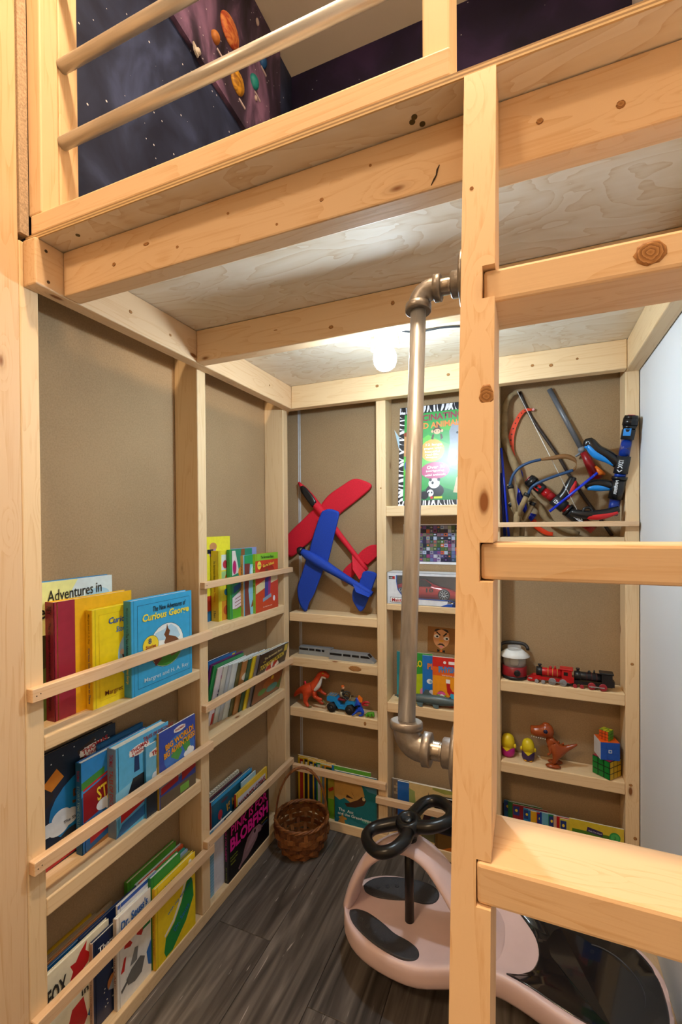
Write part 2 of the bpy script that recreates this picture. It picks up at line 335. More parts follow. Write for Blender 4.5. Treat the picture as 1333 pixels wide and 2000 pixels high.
# shelves: (y0, y1, top, thickness)
for y0, y1, zt, th in ((-1.0253, -.5506, .789, .030), (-1.0253, -.5506, .455, .038), (-.5126, -.038, .9005, .034), (-.5126, -.038, .5587, .038)):
    board('shelf', (-.0885, -.0005), (y0, y1), (zt-th, zt), 'y', PINE, WL)
for x0, x1, zt, th in ((0., .3814, .863, .036), (0., .3814, .6802, .038), (0., .3814, .4717, .038), (.4194, .788, 1.2911, .038), (.4194, .788, .9228, .024),
                       (.4194, .788, .5494, .038), (.826, 1.1958, 1.176, .038), (.826, 1.1958, .6835, .038), (.826, 1.1958, .4031, .038)):
    board('shelf', (x0, x1), (.0005, .0885), (zt-th, zt), 'x', PINE, WB)
# thin retaining strips nailed across the studs
for y0, y1, z0, z1 in ((-1.0605, -.5135, .873, .900), (-1.061, -.5135, .531, .558), (-1.062, -.5135, .213, .240)):
    board('book_rail', (0, .018), (y0, y1), (z0, z1), 'y', PINE_S, WL, .0012)
for y0, y1, z0, z1 in ((-.547, .004, 1.030, 1.050), (-.5465, -.0005, .655, .677), (-.5465, -.0005, .241, .263)):
    board('book_rail', (0, .018), (y0, y1), (z0, z1), 'y', PINE_S, WL, .0012)
for x0, x1, z0, z1 in ((.019, .4165, .218, .243), (.3767, .80, .163, .187), (.80, 1.2301, 1.2094, 1.226)):
    board('book_rail', (x0, x1), (-.018, 0), (z0, z1), 'x', PINE_S, WB, .0012)
# nail dots on rails
for y, z in ((-1.052, .885), (-1.044, .8875), (-1.054, .543), (-1.046, .545), (-.538, 1.04), (-.535, .665), (-.538, .251)):
    g = B(); g.lathe([(.0012, 0), (.0012, .0006)], 6, Matrix.Translation((.018, y, z)) @ Matrix.Rotation(R(90), 4, 'Y')); g.build('nail_head', P('4a4038', .5, .6), WL)
# wood strip along the foot of the right wall
board('base_strip', (XW-.04, XW), (-1.0, -.002), (0, .045), 'y', PINE2, WR)

# ---------------------------------------------------------------- loft bed
LOFT = empty('loft_bed', (0, 0, 0), label='pine loft bed of joists and plywood deck with conduit guard rails', cat='loft bed')
ZB, ZT = 1.6893, 1.7795
board('ledger', (.0005, .038), (-1.056, -.0005), (ZB, ZT), 'y', PINE2, LOFT); board('ledger', (1.1958, XW-.002), (-1.045, -.0005), (ZB, ZT), 'y', PINE, LOFT)
board('joist', (.0385, 1.195), (-.038, -.001), (ZB, ZT), 'x', PINE, LOFT)
for y0 in (-.9997, -.5991): board('joist', (.0385, 1.195), (y0, y0+.038), (ZB, ZT-.001), 'x', PINE2, LOFT)
g = B(); g.mat(PLY); g.box(-.0, XW-.002, -1.047, .086, ZT+.0003, ZT+.012)
DECK = g.build('deck', None, LOFT)
ply_l, ply_d = P('d6b583', .6), P('9c7a50', .6)
g = B()
for i, z in enumerate((.0006, .0031, .0056, .0081)): g.mat(ply_d if i % 2 else ply_l); g.box(.0, XW-.002, -1.0495, -1.047, ZT+z, ZT+z+.0025)
prop(g.build('plywood_edge', None, DECK), 'layered plywood edge')
for x, y in ((.115, -1.025), (.771, -1.02), (.779, -1.005), (.7665, -1.0135)):
    g = B(); g.lathe([(.0042, -.0006), (.0042, .001)], 10, Matrix.Translation((x, y, ZT))); g.build('screw_head', P('5e5a44', .4, .8), DECK)
for y, z in ((-1.035, 1.7615), (-1.031, 1.703)):
    g = B(); g.lathe([(.003, 0), (.003, .0012)], 8, Matrix.Translation((.038, y, z)) @ Matrix.Rotation(R(90), 4, 'Y')); g.build('screw_head', P('55483a', .4, .6), LOFT)
board('toe_board', (.012, .8245), (-1.047, -1.009), (ZT+.0125, ZT+.0505), 'x', PINE2, LOFT)
board('post', (.005, .043), (-1.008, -.965), (ZT+.0125, CZ-.002), 'z', PINE2, LOFT)
board('post', (.005, .043), (-1.046, -1.0085), (ZT+.051, CZ-.002), 'z', PINE2, LOFT)
board('post', (.780, .8175), (-1.0085, -.935), (ZT+.0125, CZ-.002), 'z', PINE2, LOFT)
for z in (1.996, 2.150, 2.304):
    g = B(); g.tube([(.0435, -1.0005, z), (.7795, -1.0005, z)], .0118, 20); g.build('guard_pipe', EMT, LOFT)
# corner upright in front of the book wall, with a strip of fibreboard beside it
board('upright', (-.09, .0015), (-1.155, -1.0638), (0, CZ-.002), 'z', PINE2, LOFT)
g = B(); g.box(-.09, .0055, -1.0636, -1.0462, ZT+.012, CZ-.002); prop(g.build('fibreboard_strip', P('b7a188', .9, var=.25, scale=300, bump=.4), LOFT), 'rough fibreboard edge')

# ---------------------------------------------------------------- ladder with iron pipe handrail
LAD = empty('ladder', (.86, -1.18, 0), label='leaning pine ladder with notched rungs and an iron pipe handrail', cat='ladder')
def lad_y(z): return -1.052-.145*(1.78-z)
def lad(o): o.location = Vector(o.location)-Vector((.86, -1.18, 0)); return o
RUNGS = ((1.4774, 1.5157, -1.081), (1.156, 1.1956, -1.130), (.843, .884, -1.185), (.515, .555, -1.236))
def lad_z(y): return 1.78+(y+1.052)/.145
def mk_stringer(xs, inner):
    c = (.86, -1.18, 0)
    g = B(); zt = 1.7785
    # local: X = up along grain
    segs = sorted([(z0-.001, z1+.001, y) for z0, z1, y in RUNGS])
    def quad(z0, z1, xa, xb, full=True):
        # slab between two heights; local axes (z, x, y)
        def back(z): return min(lad_y(z)+.089, -1.0035)
        vs = []
        for z in (z0, z1):
            for xx, yy in ((xa, lad_y(z)), (xb, lad_y(z)), (xb, back(z)), (xa, back(z))): vs.append(g.bm.verts.new((z, xx-c[0], yy-c[1])))
        for q in ((0,1,2,3),(4,7,6,5),(0,4,5,1),(1,5,6,2),(2,6,7,3),(3,7,4,0)): g.bm.faces.new([vs[i] for i in q])
    xi = inner
    zc = 0.
    for z0, z1, y in segs:
        quad(zc, z0, *xs); lo, hi = (xs[0], xi) if xs[0] < 1 else (xi, xs[1])
        quad(z0, z1, lo, hi); zc = z1
    quad(zc, 1.69, *xs); quad(1.69, zt, *xs)
    bmesh.ops.remove_doubles(g.bm, verts=g.bm.verts, dist=1e-5)
    o = g.build('stringer', PINE2, LAD, (0, 0, 0), Matrix(((0, 1, 0), (0, 0, 1), (1, 0, 0))).to_euler())
    return o
mk_stringer((.842, .880), .866); mk_stringer((1.192, 1.230), 1.21)
for z0, z1, y in RUNGS: lad(board('rung', (.8665, 1.2095), (y, y+.0885), (z0, z1), 'x', PINE2, LAD, .004))
# handrail: pipe parallel to the stringer, elbows, nipples and flanges at both ends
def rail_y(z): return lad_y(z)+.046
PX = .781; ztop, zbot = 1.5262, .957
HR = B(); HR.tube([(PX, rail_y(zbot+.028), zbot+.028), (PX, rail_y(ztop-.028), ztop-.028)], .0103, 24); hp = lad(HR.build('handrail_pipe', STEEL, LAD))
def ell_(r, n): return [(r*math.cos(2*math.pi*i/n), r*math.sin(2*math.pi*i/n)) for i in range(n)]
def mx3_(ex, ez, t):
    ex, ez = Vector(ex), Vector(ez); m = Matrix((ex, ez.cross(ex), ez)).transposed().to_4x4(); m.translation = t; return m
def fitting(zc, s, big=1.):
    y = rail_y(zc); o = []
    d = Vector((0, .145*s, s)).normalized()             # direction along the pipe away from the elbow's mouth is -d
    c = Vector((PX, y, zc)); ex = Vector((1, 0, 0)); r = .0135*big
    arc = []; k = 10; rad = .019
    cc = c + ex*rad - d*rad
    for i in range(k+1):
        a = math.pi/2*i/k; arc.append(cc - ex*rad*math.cos(a) + d*rad*math.sin(a))
    pts = [c - d*(rad+.008)] + arc + [c + ex*(rad+.006)]
    g = B(); g.tube(pts, r, 20)
    for p, dr in ((c - d*(rad+.0045), -d), (c + ex*(rad+.006), ex)):           # banded collars
        a = p - dr*.005; b = p + dr*.005; g.tube([a, a+dr*.001, b-dr*.001, b], [r*1.1, r*1.27, r*1.27, r*1.18], 20)
    e = lad(g.build('elbow', IRON, LAD))
    if s < 0:       # cast marks on the lower elbow
        yy = y-r-.0004-1.18*0; Lo = Vector((.86, -1.18, 0))
        for mx_, mz_, ch, sq in ((-.0075, .0005, 'S', True), (.0065, -.0105, 'CS', False)):
            q = Vector((PX+mx_+.004, yy-.0002, zc+mz_+.002)); m_ = B()
            ring = [(-.005, -.005), (.005, -.005), (.005, .005), (-.005, .005)] if sq else ell_(.0052, 16)
            m_.tube([q-Lo+Vector((a, 0, b)) for a, b in ring], .0006, 6, closed=True); m_.build('cast_mark', IRON, e)
            text(ch, e, Matrix.Translation(q-Lo-Vector((0, .0004, 0))), .0045, .0055, IRON, .02)
        text('VIETNAM', e, mx3_((0, 0, -1), (1, 0, 0), c+ex*(rad+.006)-Lo+Vector((0, -r*1.27-.0006, 0))), .020, .0045, IRON, .02)
    n0 = c + ex*(rad+.010); xf = .8415
    g = B(); L = xf-n0.x; q = []
    rr = []
    for i in range(29):
        t = i/28; thread = abs(t-.5) > .17
        q.append(n0 + ex*L*t); rr.append(.0102 + (.0006 if (thread and i % 2) else 0.))
    g.tube(q, rr, 20); lad(g.build('nipple', THREAD, LAD))
    g = B(); Mx = Matrix.Translation((xf, y, zc)) @ Matrix.Rotation(R(-90), 4, 'Y')
    g.lathe([(.0375, 0), (.0385, .001), (.0375, .0045), (.033, .006), (.018, .0065), (.0165, .009), (.0165, .0165), (.0145, .018)], 28, Mx)
    f = lad(g.build('flange', IRON, LAD))
    return e
E1 = fitting(ztop, 1); E2 = fitting(zbot, -1, 1.12)
# ---------------------------------------------------------------- books
PAPER = 'efe7d6'
def mx3(ex, ez, t):
    ex, ez = Vector(ex), Vector(ez); ey = ez.cross(ex)
    m = Matrix((ex, ey, ez)).transposed().to_4x4(); m.translation = t; return m
def ell(cx, cz, rx, rz, n=24, a0=0., a1=2*math.pi):
    return [(cx+rx*math.cos(a0+(a1-a0)*i/n), cz+rz*math.sin(a0+(a1-a0)*i/n)) for i in range(n if a1-a0 > 6.2 else n+1)]
def art_mesh(parent, w, h, shapes, y=-.0003, name='cover_art', rough=.35):
    """flat print on the front plane of a thing: shapes in 0..1 of its width and height"""
    g = B(); dy = min(.00008, .0011/max(1, len(shapes)))
    for i, s in enumerate(shapes):
        k, c = s[0], s[-1]; g.mat(P(c, rough))
        if k == 'r': x0, z0, x1, z1 = s[1:5]; pts = [(x0, z0), (x1, z0), (x1, z1), (x0, z1)]
        elif k == 'e': pts = ell(*s[1:5])
        elif k == 'p': pts = s[1]
        yy = y-dy*i
        g.ngon([(a*w, yy, b*h) for a, b in pts])
    return g.build(name, None, parent, norm=False)
def put_texts(o, w, h, texts, y=-.0018):
    for t in texts:
        s, cx, cz, tw, th, c = t[:6]; rot = t[6] if len(t) > 6 else 0; bold = t[7] if len(t) > 7 else .012; sh = t[8] if len(t) > 8 else 0
        M = Matrix.Translation((cx*w, y, cz*h)) @ Matrix.Rotation(-R(rot), 4, 'Y')
        text(s, o, M, tw*w, th*h, P(c, .4), bold, sh)
def book(label, loc, w, h, t, cover, wall='L', lean=0., spine=None, hard=True, art=(), texts=(), spine_text=(), group=None, pages=PAPER, yaw=0., rough=.3, cat='book'):
    o = empty('book', loc, (R(lean), 0, R((90 if wall == 'L' else 0)+yaw)), label, cat, group)
    c = min(.0022, t*.22) if hard else min(.0005, t*.15); cm = P(cover, rough, coat=.15)
    g = B(); g.box(0, w, 0, c, 0, h); g.box(0, w, t-c, t, 0, h)
    if spine is None: g.box(0, c, c, t-c, 0, h)
    g.build('cover', cm, o)
    if spine is not None: g = B(); g.box(-.0004, max(c, .0012), -.0003, t+.0003, 0, h); g.build('spine', P(spine, .45), o)
    i = .003 if hard else .0002
    g = B(); g.box(c, w-i, c*1.02, t-c*1.02, i, h-i); g.build('pages', P(pages, .8, var=.1, scale=400), o)
    if hard and w > .1: g = B(); g.box(.0075, .0095, -.0003, .0001, 0, h); g.build('hinge_groove_shade', P(tuple(x*.7 for x in srgb(cover)), .5), o)  # groove shade painted as a strip of darkened cover colour
    if art: art_mesh(o, w, h, art, rough=rough)
    put_texts(o, w, h, texts)
    for s, cz, ln, th, col in spine_text:
        text(s, o, mx3((0, 0, -1), (0, -1, 0), (-.0012, t/2, cz*h)), ln*h, th*t, P(col, .4), .01)
    return o
G1 = 'hardback picture books on the top left shelf'; G2 = 'train picture books on the middle left shelf'; G3 = 'thin picture books on the bottom left shelf'
# -- left bay, top shelf
book('thin blue book edge showing behind the pale yellow and white cover', (-.085, -.9978, .789), .1974, .3085, .003, '2e86b8', hard=False, group=G1)
book('tall pale book with looping black title, yellow to white cover', (-.0765, -1.0055, .789), .2117, .3067, .008, 'cfe3ec', group=G1,
     art=[('r', 0, 0, 1, 1, 'd9e8ea'), ('p', [(0, 1), (.55, 1), (.42, .86), (.5, .72), (.2, .62), (0, .55)], 'ecec9c'), ('r', 0, 0, 1, .5, '5b6a2e'), ('p', [(0, .5), (.3, .62), (.7, .55), (1, .64), (1, .4), (0, .4)], '8a9a4a'), ('e', .8, .86, .16, .05, 'a9cfe4'), ('e', .15, .5, .2, .12, '3c3a1c')],
     texts=[('Adventures in', .52, .905, .66, .085, '1c1a18', 3, .006, .1), ('Fern Hollow', .45, .80, .86, .10, '16140f', 3, .01, .1)])
book('crimson backed hardcover with a plain golden yellow front', (-.05, -.9686, .789), .2115, .2635, .026, 'f3b91c', spine='8d1f34', group=G1,
     art=[('r', 0, 0, .24, 1, '96243a')], spine_text=[('REY', .93, .07, .55, '3a0c16'), ('The Complete Adventures of Curious George', .46, .74, .42, '3a0c16')])
book('bright yellow hardcover with a blue script title, half hidden', (-.028, -.8916, .789), .2029, .2337, .020, 'f5d81c', spine='e8bd1e', group=G1,
     art=[('p', [(.09, .06), (.95, .06), (.95, .94), (.09, .94)], 'e2b81a'), ('p', [(.094, .064), (.946, .064), (.946, .936), (.094, .936)], 'f5d81c'), ('e', .62, .46, .27, .28, 'a9cfe6'), ('p', [(.42, .44), (.5, .4), (.58, .36), (.6, .3), (.5, .33), (.44, .38), (.4, .5)], '5a2c28'), ('e', .41, .5, .03, .03, 'e8c2a8')],
     texts=[('Curious George', .55, .85, .66, .085, '1c5aa6', 0, .02, .2), ('Stories to Share', .55, .755, .45, .06, '2c78bc', 0, .015, .2), ('Margret and H. A. Rey', .52, .115, .72, .065, '7a3a1c', 0, .004)],
     spine_text=[('Margret and H. A. Rey', .81, .3, .35, '8a6a18'), ('Curious George Stories to Share', .34, .56, .45, '1c4a86')])
book('sky blue hardcover with a round picture and yellow script title', (-.003, -.8026, .789), .2201, .2424, .024, '38a8dc', spine='3f97bd', group=G1,
     art=[('p', [(.09, .06), (.96, .06), (.96, .94), (.09, .94)], '1c5a86'), ('p', [(.095, .065), (.955, .065), (.955, .935), (.095, .935)], '38a8dc'), ('e', .55, .44, .29, .245, '20384c'), ('e', .55, .44, .284, .24, 'eef4f4'),
          ('p', ell(.55, .44, .28, .236, 20, -2.6, -.55), '3c8a34'), ('p', [(.36, .6), (.5, .62), (.62, .66), (.72, .6), (.78, .5), (.7, .46), (.5, .5), (.34, .52)], 'b6daee'),
          ('p', [(.5, .56), (.54, .62), (.55, .68), (.57, .62), (.6, .59), (.58, .54), (.7, .5), (.8, .42), (.78, .32), (.62, .29), (.58, .36), (.5, .47), (.53, .52)], '74482e'), ('p', [(.32, .33), (.4, .4), (.46, .3), (.36, .24)], '6a3030'),
          ('e', .285, .49, .125, .105, '2a4a5c'), ('e', .285, .49, .12, .10, 'f2d93a')],
     texts=[('The New Adventures of', .6, .875, .56, .058, '14202c', 0, .015, .15), ('Curious George', .55, .785, .78, .105, 'f5e04a', 0, .03, .2), ('8', .27, .535, .05, .06, '1c4a7c', 0, .02), ('Stories', .285, .475, .16, .04, '9c2c22', 0, .02), ('Included!', .285, .43, .12, .025, '1c4a7c'), ('Margret and H. A. Rey', .55, .125, .74, .06, 'cfe8f2', 0, .004)],
     spine_text=[('Margret and H. A. Rey', .80, .26, .35, '1c5a86'), ('The New Adventures of', .52, .3, .4, '0f2438'), ('Curious George', .24, .2, .45, 'f0dc50')])
# -- left bay, middle shelf (train stories; faces on the covers are left plain)
puff = lambda x, z, s, c='e8eef4': [('e', x, z, .1*s, .06*s, c), ('e', x+.1*s, z+.03*s, .09*s, .06*s, c), ('e', x-.1*s, z+.02*s, .08*s, .05*s, c), ('e', x+.02*s, z+.06*s, .09*s, .06*s, c)]
badge = lambda x, z, w_=.26, h_=.1: [('e', x, z, w_, h_, 'f4f0ea'), ('r', x-w_*.96, z-h_*.6, x+w_*.96, z+h_*.6, 'f4f0ea')]
book('large night blue book standing at the back beside the left stud', (-.072, -1.0062, .455), .2132, .2590, .012, '16283f', group=G2,
     art=[('r', 0, 0, 1, 1, '17293f'), ('p', ell(.72, .42, .55, .32, 24), '1c7fc0'), ('e', .1, .63, .12, .09, '24242a'), ('p', [(.1, .74), (.26, .84), (.34, .74), (.2, .66)], 'd8842a'), ('p', [(.5, .9), (.72, .96), (.78, .82), (.55, .78)], '3a2a24')]+puff(.28, .32, 1.2)+[('p', [(0, 0), (.5, .02), (.42, .12), (0, .14)], 'b0202a'), ('e', .42, .16, .16, .1, '30343a')]+[('e', .2+.13*i, .9+.03*(i % 3), .008, .006, 'dfe6ee') for i in range(6)]+badge(.72, .86, .2, .05),
     texts=[('THOMAS', .72, .885, .34, .045, 'b8202a', 8, .03), ('& FRIENDS', .72, .84, .3, .03, 'b8202a', 8, .02), ('5-Minute', .74, .52, .62, .13, '6a4426', 0, .02), ('STORIES', .7, .40, .42, .07, '5a3a22', 0, .02), ('The Sleepytime Collection', .6, .33, .55, .035, '142c44')])
book('thin blue paperback edge between the night blue and story books', (-.064, -.8517, .455), .1411, .2283, .006, '1d5f95', group=G2)
book('blue and red story collection hardcover with teal spine', (-.044, -.9119, .455), .2062, .2149, .018, '1c5fa8', spine='1e628c', group=G2,
     art=[('r', 0, 0, 1, 1, '2468ae'), ('p', [(0, .62), (.35, .76), (1, .9), (1, 1), (0, 1)], '2f8ad0'), ('p', [(.02, .34), (1, .5), (1, .86), (.02, .66)], '8d1822'), ('p', [(.02, .68), (1, .88), (1, .9), (.02, .705)], 'c01e28'), ('p', [(.0, .7), (.3, .76), (.3, .84), (0, .78)], '3f8a3c')]+puff(.42, .40, 1.3)+[('p', [(0, 0), (1, .16), (1, .06), (.3, 0)], 'a87848'), ('p', [(.1, .07), (.7, .2), (.68, .28), (.1, .14)], 'b01e26')],
     texts=[('STORY TIME', .55, .60, .72, .16, 'f0d23a', 6, .02), ('COLLECTION', .6, .50, .55, .08, 'f0d23a', 6, .015)], spine_text=[('THOMAS', .86, .12, .5, 'b8202a'), ('STORY TIME COLLECTION', .45, .6, .45, '8fb0a8')])
book('light blue hardcover with slate spine and red lettering', (-.017, -.8418, .455), .1759, .2199, .026, '52b0e0', spine='7f94a6', group=G2,
     art=[('r', 0, 0, 1, 1, '5cb6e4'), ('p', [(0, .5), (1, .62), (1, .32), (0, .2)], '8ccbe8'), ('p', [(.02, .36), (.3, .42), (.5, .52), (.5, .3), (.02, .22)], '3a86bc'), ('p', [(.32, .62), (.42, .62), (.41, .8), (.33, .8)], '1f3b6a'), ('p', [(.14, .3), (.3, .56), (.5, .56), (.74, .44), (.74, .3), (.4, .24)], '26282e'), ('p', [(.08, .14), (.9, .28), (.9, .44), (.08, .26)], 'c01e26'), ('p', [(0, 0), (1, .1), (1, .24), (.1, .12)], '2c68a6')]+puff(.8, .62, .9)+badge(.42, .86, .19, .06),
     texts=[('THOMAS', .42, .885, .33, .05, 'b8202a', 6, .03), ('& FRIENDS', .42, .835, .28, .03, 'b8202a', 6, .02), ('TALES OF DISCOVERY', .80, .945, .62, .045, '9c1c22', 0, .02)], spine_text=[('THOMAS', .87, .14, .5, 'b8202a'), ('TALES OF DISCOVERY', .48, .56, .5, 'b01c24')])
book('small thin book in front of the light blue hardcover', (-.0095, -.7539, .455), .1037, .1880, .006, '3d93c6', hard=False, group=G2,
     art=[('r', 0, .45, 1, 1, '6db7dc'), ('r', 0, 0, 1, .45, '2a3440'), ('p', [(0, .3), (.8, .4), (.8, .5), (0, .42)], 'b41e26')]+badge(.5, .86, .4, .06)+puff(.4, .5, 1.2), texts=[('THOMAS', .5, .87, .62, .07, 'b8202a', 5, .03), ('T', .7, .72, .12, .07, 'e8a02a', 0, .03)])
book('violet blue picture book with orange block title and gold spine', (-.003, -.7167, .455), .1442, .2074, .0055, '3c4fa6', spine='b8962c', hard=False, group=G2,
     art=[('r', .03, 0, 1, 1, '3a50aa'), ('e', .55, .62, .42, .24, '3f78cc'), ('p', [(.3, .6), (.5, .72), (.62, .6), (.5, .5)], '4f9a4a'), ('p', [(.6, .7), (.8, .75), (.85, .6), (.7, .55)], '4f9a4a'), ('r', .03, .0, 1, .16, '6b5c4a'), ('p', [(.03, .2), (.9, .3), (1, .42), (.03, .34)], '8a8c94'), ('p', [(.05, .18), (.5, .22), (.5, .3), (.05, .27)], 'a8282e'), ('p', [(.6, .18), (1, .25), (1, .36), (.6, .3)], 'a8282e'), ('r', .55, .02, .8, .12, '7ab04a')]+badge(.55, .92, .16, .04)+puff(.8, .5, .8),
     texts=[('THOMAS', .55, .922, .26, .03, 'b8202a', 4, .02), ('BIG WORLD!', .55, .80, .78, .085, 'f2a226', 8, .04), ('BIG ADVENTURES!', .55, .70, .86, .085, 'f2a226', 8, .04)])
# -- left bay, bottom shelf
for k, (x, y, w_, h_, t_, c, lab) in enumerate(((-.083, -.9991, .1401, .2278, .004, 'c9a21c', 'thin dull yellow book at the very back of the bottom shelf'), (-.077, -1.003, .1533, .223, .005, 'b8a184', 'thin tan book second from the back board'), (-.071, -1.0069, .1969, .2237, .005, 'a08868', 'thin brown grey book third from the back board'),
        (-.064, -1.0114, .1755, .2212, .006, 'b8702c', 'thin burnt orange book behind the blue one'), (-.056, -1.0165, .219, .2187, .007, '1d5f96', 'thin mid blue book behind the cream fox cover'), (-.048, -.9179, .1664, .226, .006, '1a2c5a', 'thin dark indigo book behind the space cover'))):
    book(lab, (x, y, .038), w_, h_, t_, c, group=G3)
book('cream hardcover with the word Fox and a red shape', (-.037, -1.0235, .038), .1740, .2221, .009, 'e9e4cc', group=G3,
     art=[('r', 0, 0, 1, 1, 'e9e4cc'), ('p', [(.40, .70), (.46, .80), (.42, .88), (.50, .87), (.56, .93), (.66, .99), (.64, .90), (.70, .84), (.68, .76), (.58, .72), (.50, .66)], 'c01a20'), ('p', [(.3, .10), (.44, .42), (.60, .44), (.66, .2), (.5, .02)], 'b8181e'), ('p', [(.66, .2), (.78, .42), (.84, .36), (.76, .1)], '2a78b4')],
     texts=[('FOX', .24, .765, .26, .18, '2a2a28', 4, .03, .1), ('in', .62, .50, .10, .07, '2a2a28', 4, .02), ('SOCKS', .80, .60, .3, .09, '2a2a28', 4, .03)])
book('navy blue hardcover with white lettering and small stars', (-.026, -.9038, .038), .1386, .2084, .009, '14264c', spine='c8a890', group=G3,
     art=[('r', .06, 0, 1, 1, '14264c')]+[('e', .2+.6*random.random(), .1+.5*random.random(), .012, .008, 'e8e8d8') for _ in range(14)]+[('e', .4, .36, .12, .09, 'b8743a'), ('p', [(.3, .3), (.5, .5), (.56, .46), (.4, .26)], '9aa4b0'), ('e', .7, .12, .16, .1, '8a90a0')],
     texts=[("There's No", .42, .86, .62, .085, 'eef0f2', 0, .02), ('Place Like', .42, .74, .62, .08, 'eef0f2', 0, .02), ('SPACE!', .55, .68, .6, .07, 'f0d040', 0, .02)], spine_text=[("There's No Place Like Space", .3, .5, .5, '2a2438')])
book('white hardcover with blue top edge behind the alphabet book', (-.0235, -.8348, .038), .126, .2445, .006, 'e4e6ea', group=G3, art=[('r', 0, .96, 1, 1, '2a5ab8')])
book('white alphabet hardcover with blue title and red letters', (-.012, -.849, .038), .108, .226, .010, 'ecebe6', spine='d8ccc0', group=G3,
     art=[('p', [(.2, .6), (.3, .78), (.36, .78), (.36, .64), (.44, .58), (.38, .56)], 'c8261e'), ('p', [(.55, .62), (.75, .8), (.8, .62), (.7, .56)], 'c8261e'), ('p', [(.72, .6), (.95, .8), (.98, .6)], '1f7a3c'), ('p', [(.85, .3), (1, .4), (1, .1), (.9, .14)], '2a6ab8'), ('p', [(.1, .36), (.2, .5), (.26, .5), (.2, .36)], 'c8261e'), ('p', [(.25, .24), (.4, .3), (.66, .34), (.8, .28), (.7, .14), (.5, .12), (.3, .16)], '6a6a68'), ('p', [(.36, .34), (.5, .5), (.6, .48), (.56, .34)], '7c7c7a'), ('p', [(.12, .14), (.3, .2), (.28, .23), (.1, .18)], '5a5a58')],
     texts=[("Dr. Seuss's", .50, .895, .78, .10, '2a66b4', 4, .03, .1)], spine_text=[("Dr. Seuss's ABC", .5, .5, .5, '8a2a2a')])
book('tall green hardcover squeezed behind the yellow one', (-.0135, -.7381, .038), .1103, .2441, .013, '2f9a3c', spine='2c8a3a', group=G3, spine_text=[('Hooray for Diffendoofer Day', .4, .5, .4, '14401c')])
book('yellow hardcover with a green open-book shape and blue letters', (-.0025, -.7359, .038), .1561, .217, .009, 'f2d21a', spine='e8b818', group=G3,
     art=[('p', [(.2, .1), (.24, .26), (.44, .34), (.62, .5), (.84, .8), (.93, .62), (.95, .42), (.74, .2), (.4, .02), (.24, .02)], '1f8a3e'), ('p', [(.22, .28), (.44, .36), (.62, .52), (.83, .82), (.8, .84), (.58, .56), (.42, .4), (.21, .31)], 'f2efe6'), ('e', .86, .9, .05, .06, 'f0ece0')],
     texts=[('I CAN', .28, .89, .34, .08, '2a8ab0', 2, .02, .1), ('READ', .5, .775, .34, .07, '2a8ab0', 4, .02, .1), ('with my eyes shut!', .60, .60, .66, .05, '2a7ab0', 16, .015), ('Dr. Seuss', .62, .32, .42, .07, '2a78c0', 28, .01)], spine_text=[('I Can Read with my Eyes Shut!', .5, .6, .5, 'a04a14')])
for x, y, w_, h_, t_, c, lab in ((-.072, -.7611, .1789, .2321, .012, '4f9a2c', 'grass green hardcover at the back of the bottom shelf by the stud'), (-.062, -.7419, .1724, .2172, .006, 'c8c6c2', 'grey white thin book behind the orange one'), (-.054, -.7357, .165, .2194, .006, 'cc4a1e', 'orange red thin hardcover above the yellow cover'),
        (-.046, -.7083, .1353, .2115, .005, '2a9a86', 'teal thin book just behind the orange red one'), (-.040, -.7033, .1356, .2065, .005, 'a8c0dc', 'pale blue thin book behind the yellow cover'), (-.033, -.703, .1384, .2002, .005, 'b0ae5a', 'olive thin book directly behind the yellow cover')):
    book(lab, (x, y, .038), w_, h_, t_, c, group=G3)
# -- second bay, top shelf
G4 = 'story books on the upper shelf of the second bay'
book('tall lemon yellow book at the back beside the stud', (-.074, -.4921, .9005), .1951, .2837, .009, 'e8e02a', group=G4,
     art=[('r', 0, .3, 1, 1, 'ece43a'), ('r', 0, 0, 1, .16, '2a6a9a'), ('r', 0, .12, 1, .3, 'c03a2a'), ('e', .52, .88, .1, .05, 'c08a5a'), ('p', [(.4, .8), (.58, .86), (.62, .78), (.44, .76)], 'b88ac0'), ('r', .36, .8, .52, .85, '1c2438'), ('e', .2, .72, .12, .06, '3a9ad0')], texts=[('The', .3, .88, .2, .05, 'c06a2a', 90), ('2a', .25, .5, .2, .05, '222222')])
book('thick gold spined treasury with a busy yellow cover', (-.041, -.4081, .9005), .1266, .2364, .028, 'ecdc3a', spine='d8b92e', group=G4,
     art=[('r', 0, 0, 1, 1, 'e6d83c'), ('r', .14, .72, 1, .94, 'd8e0d8'), ('r', .14, .5, 1, .7, 'a8cc8a'), ('r', .14, .0, 1, .28, 'd8922e'), ('e', .3, .8, .1, .06, 'c83a4a'), ('e', .4, .6, .12, .06, 'd0802a'), ('e', .35, .4, .1, .05, '3a8ac0'), ('e', .35, .14, .14, .07, 'b84a2a')],
     spine_text=[('The Berenstain Bears', .72, .28, .28, '4a3a14'), ('Storytime Treasury', .42, .3, .36, 'b84a1e'), ('5 Bears', .1, .1, .3, '1c1a14')])
book('lilac and teal book half hidden behind the green spined one', (-.0357, -.3417, .9005), .157, .2403, .005, '8f9cd0', group=G4)
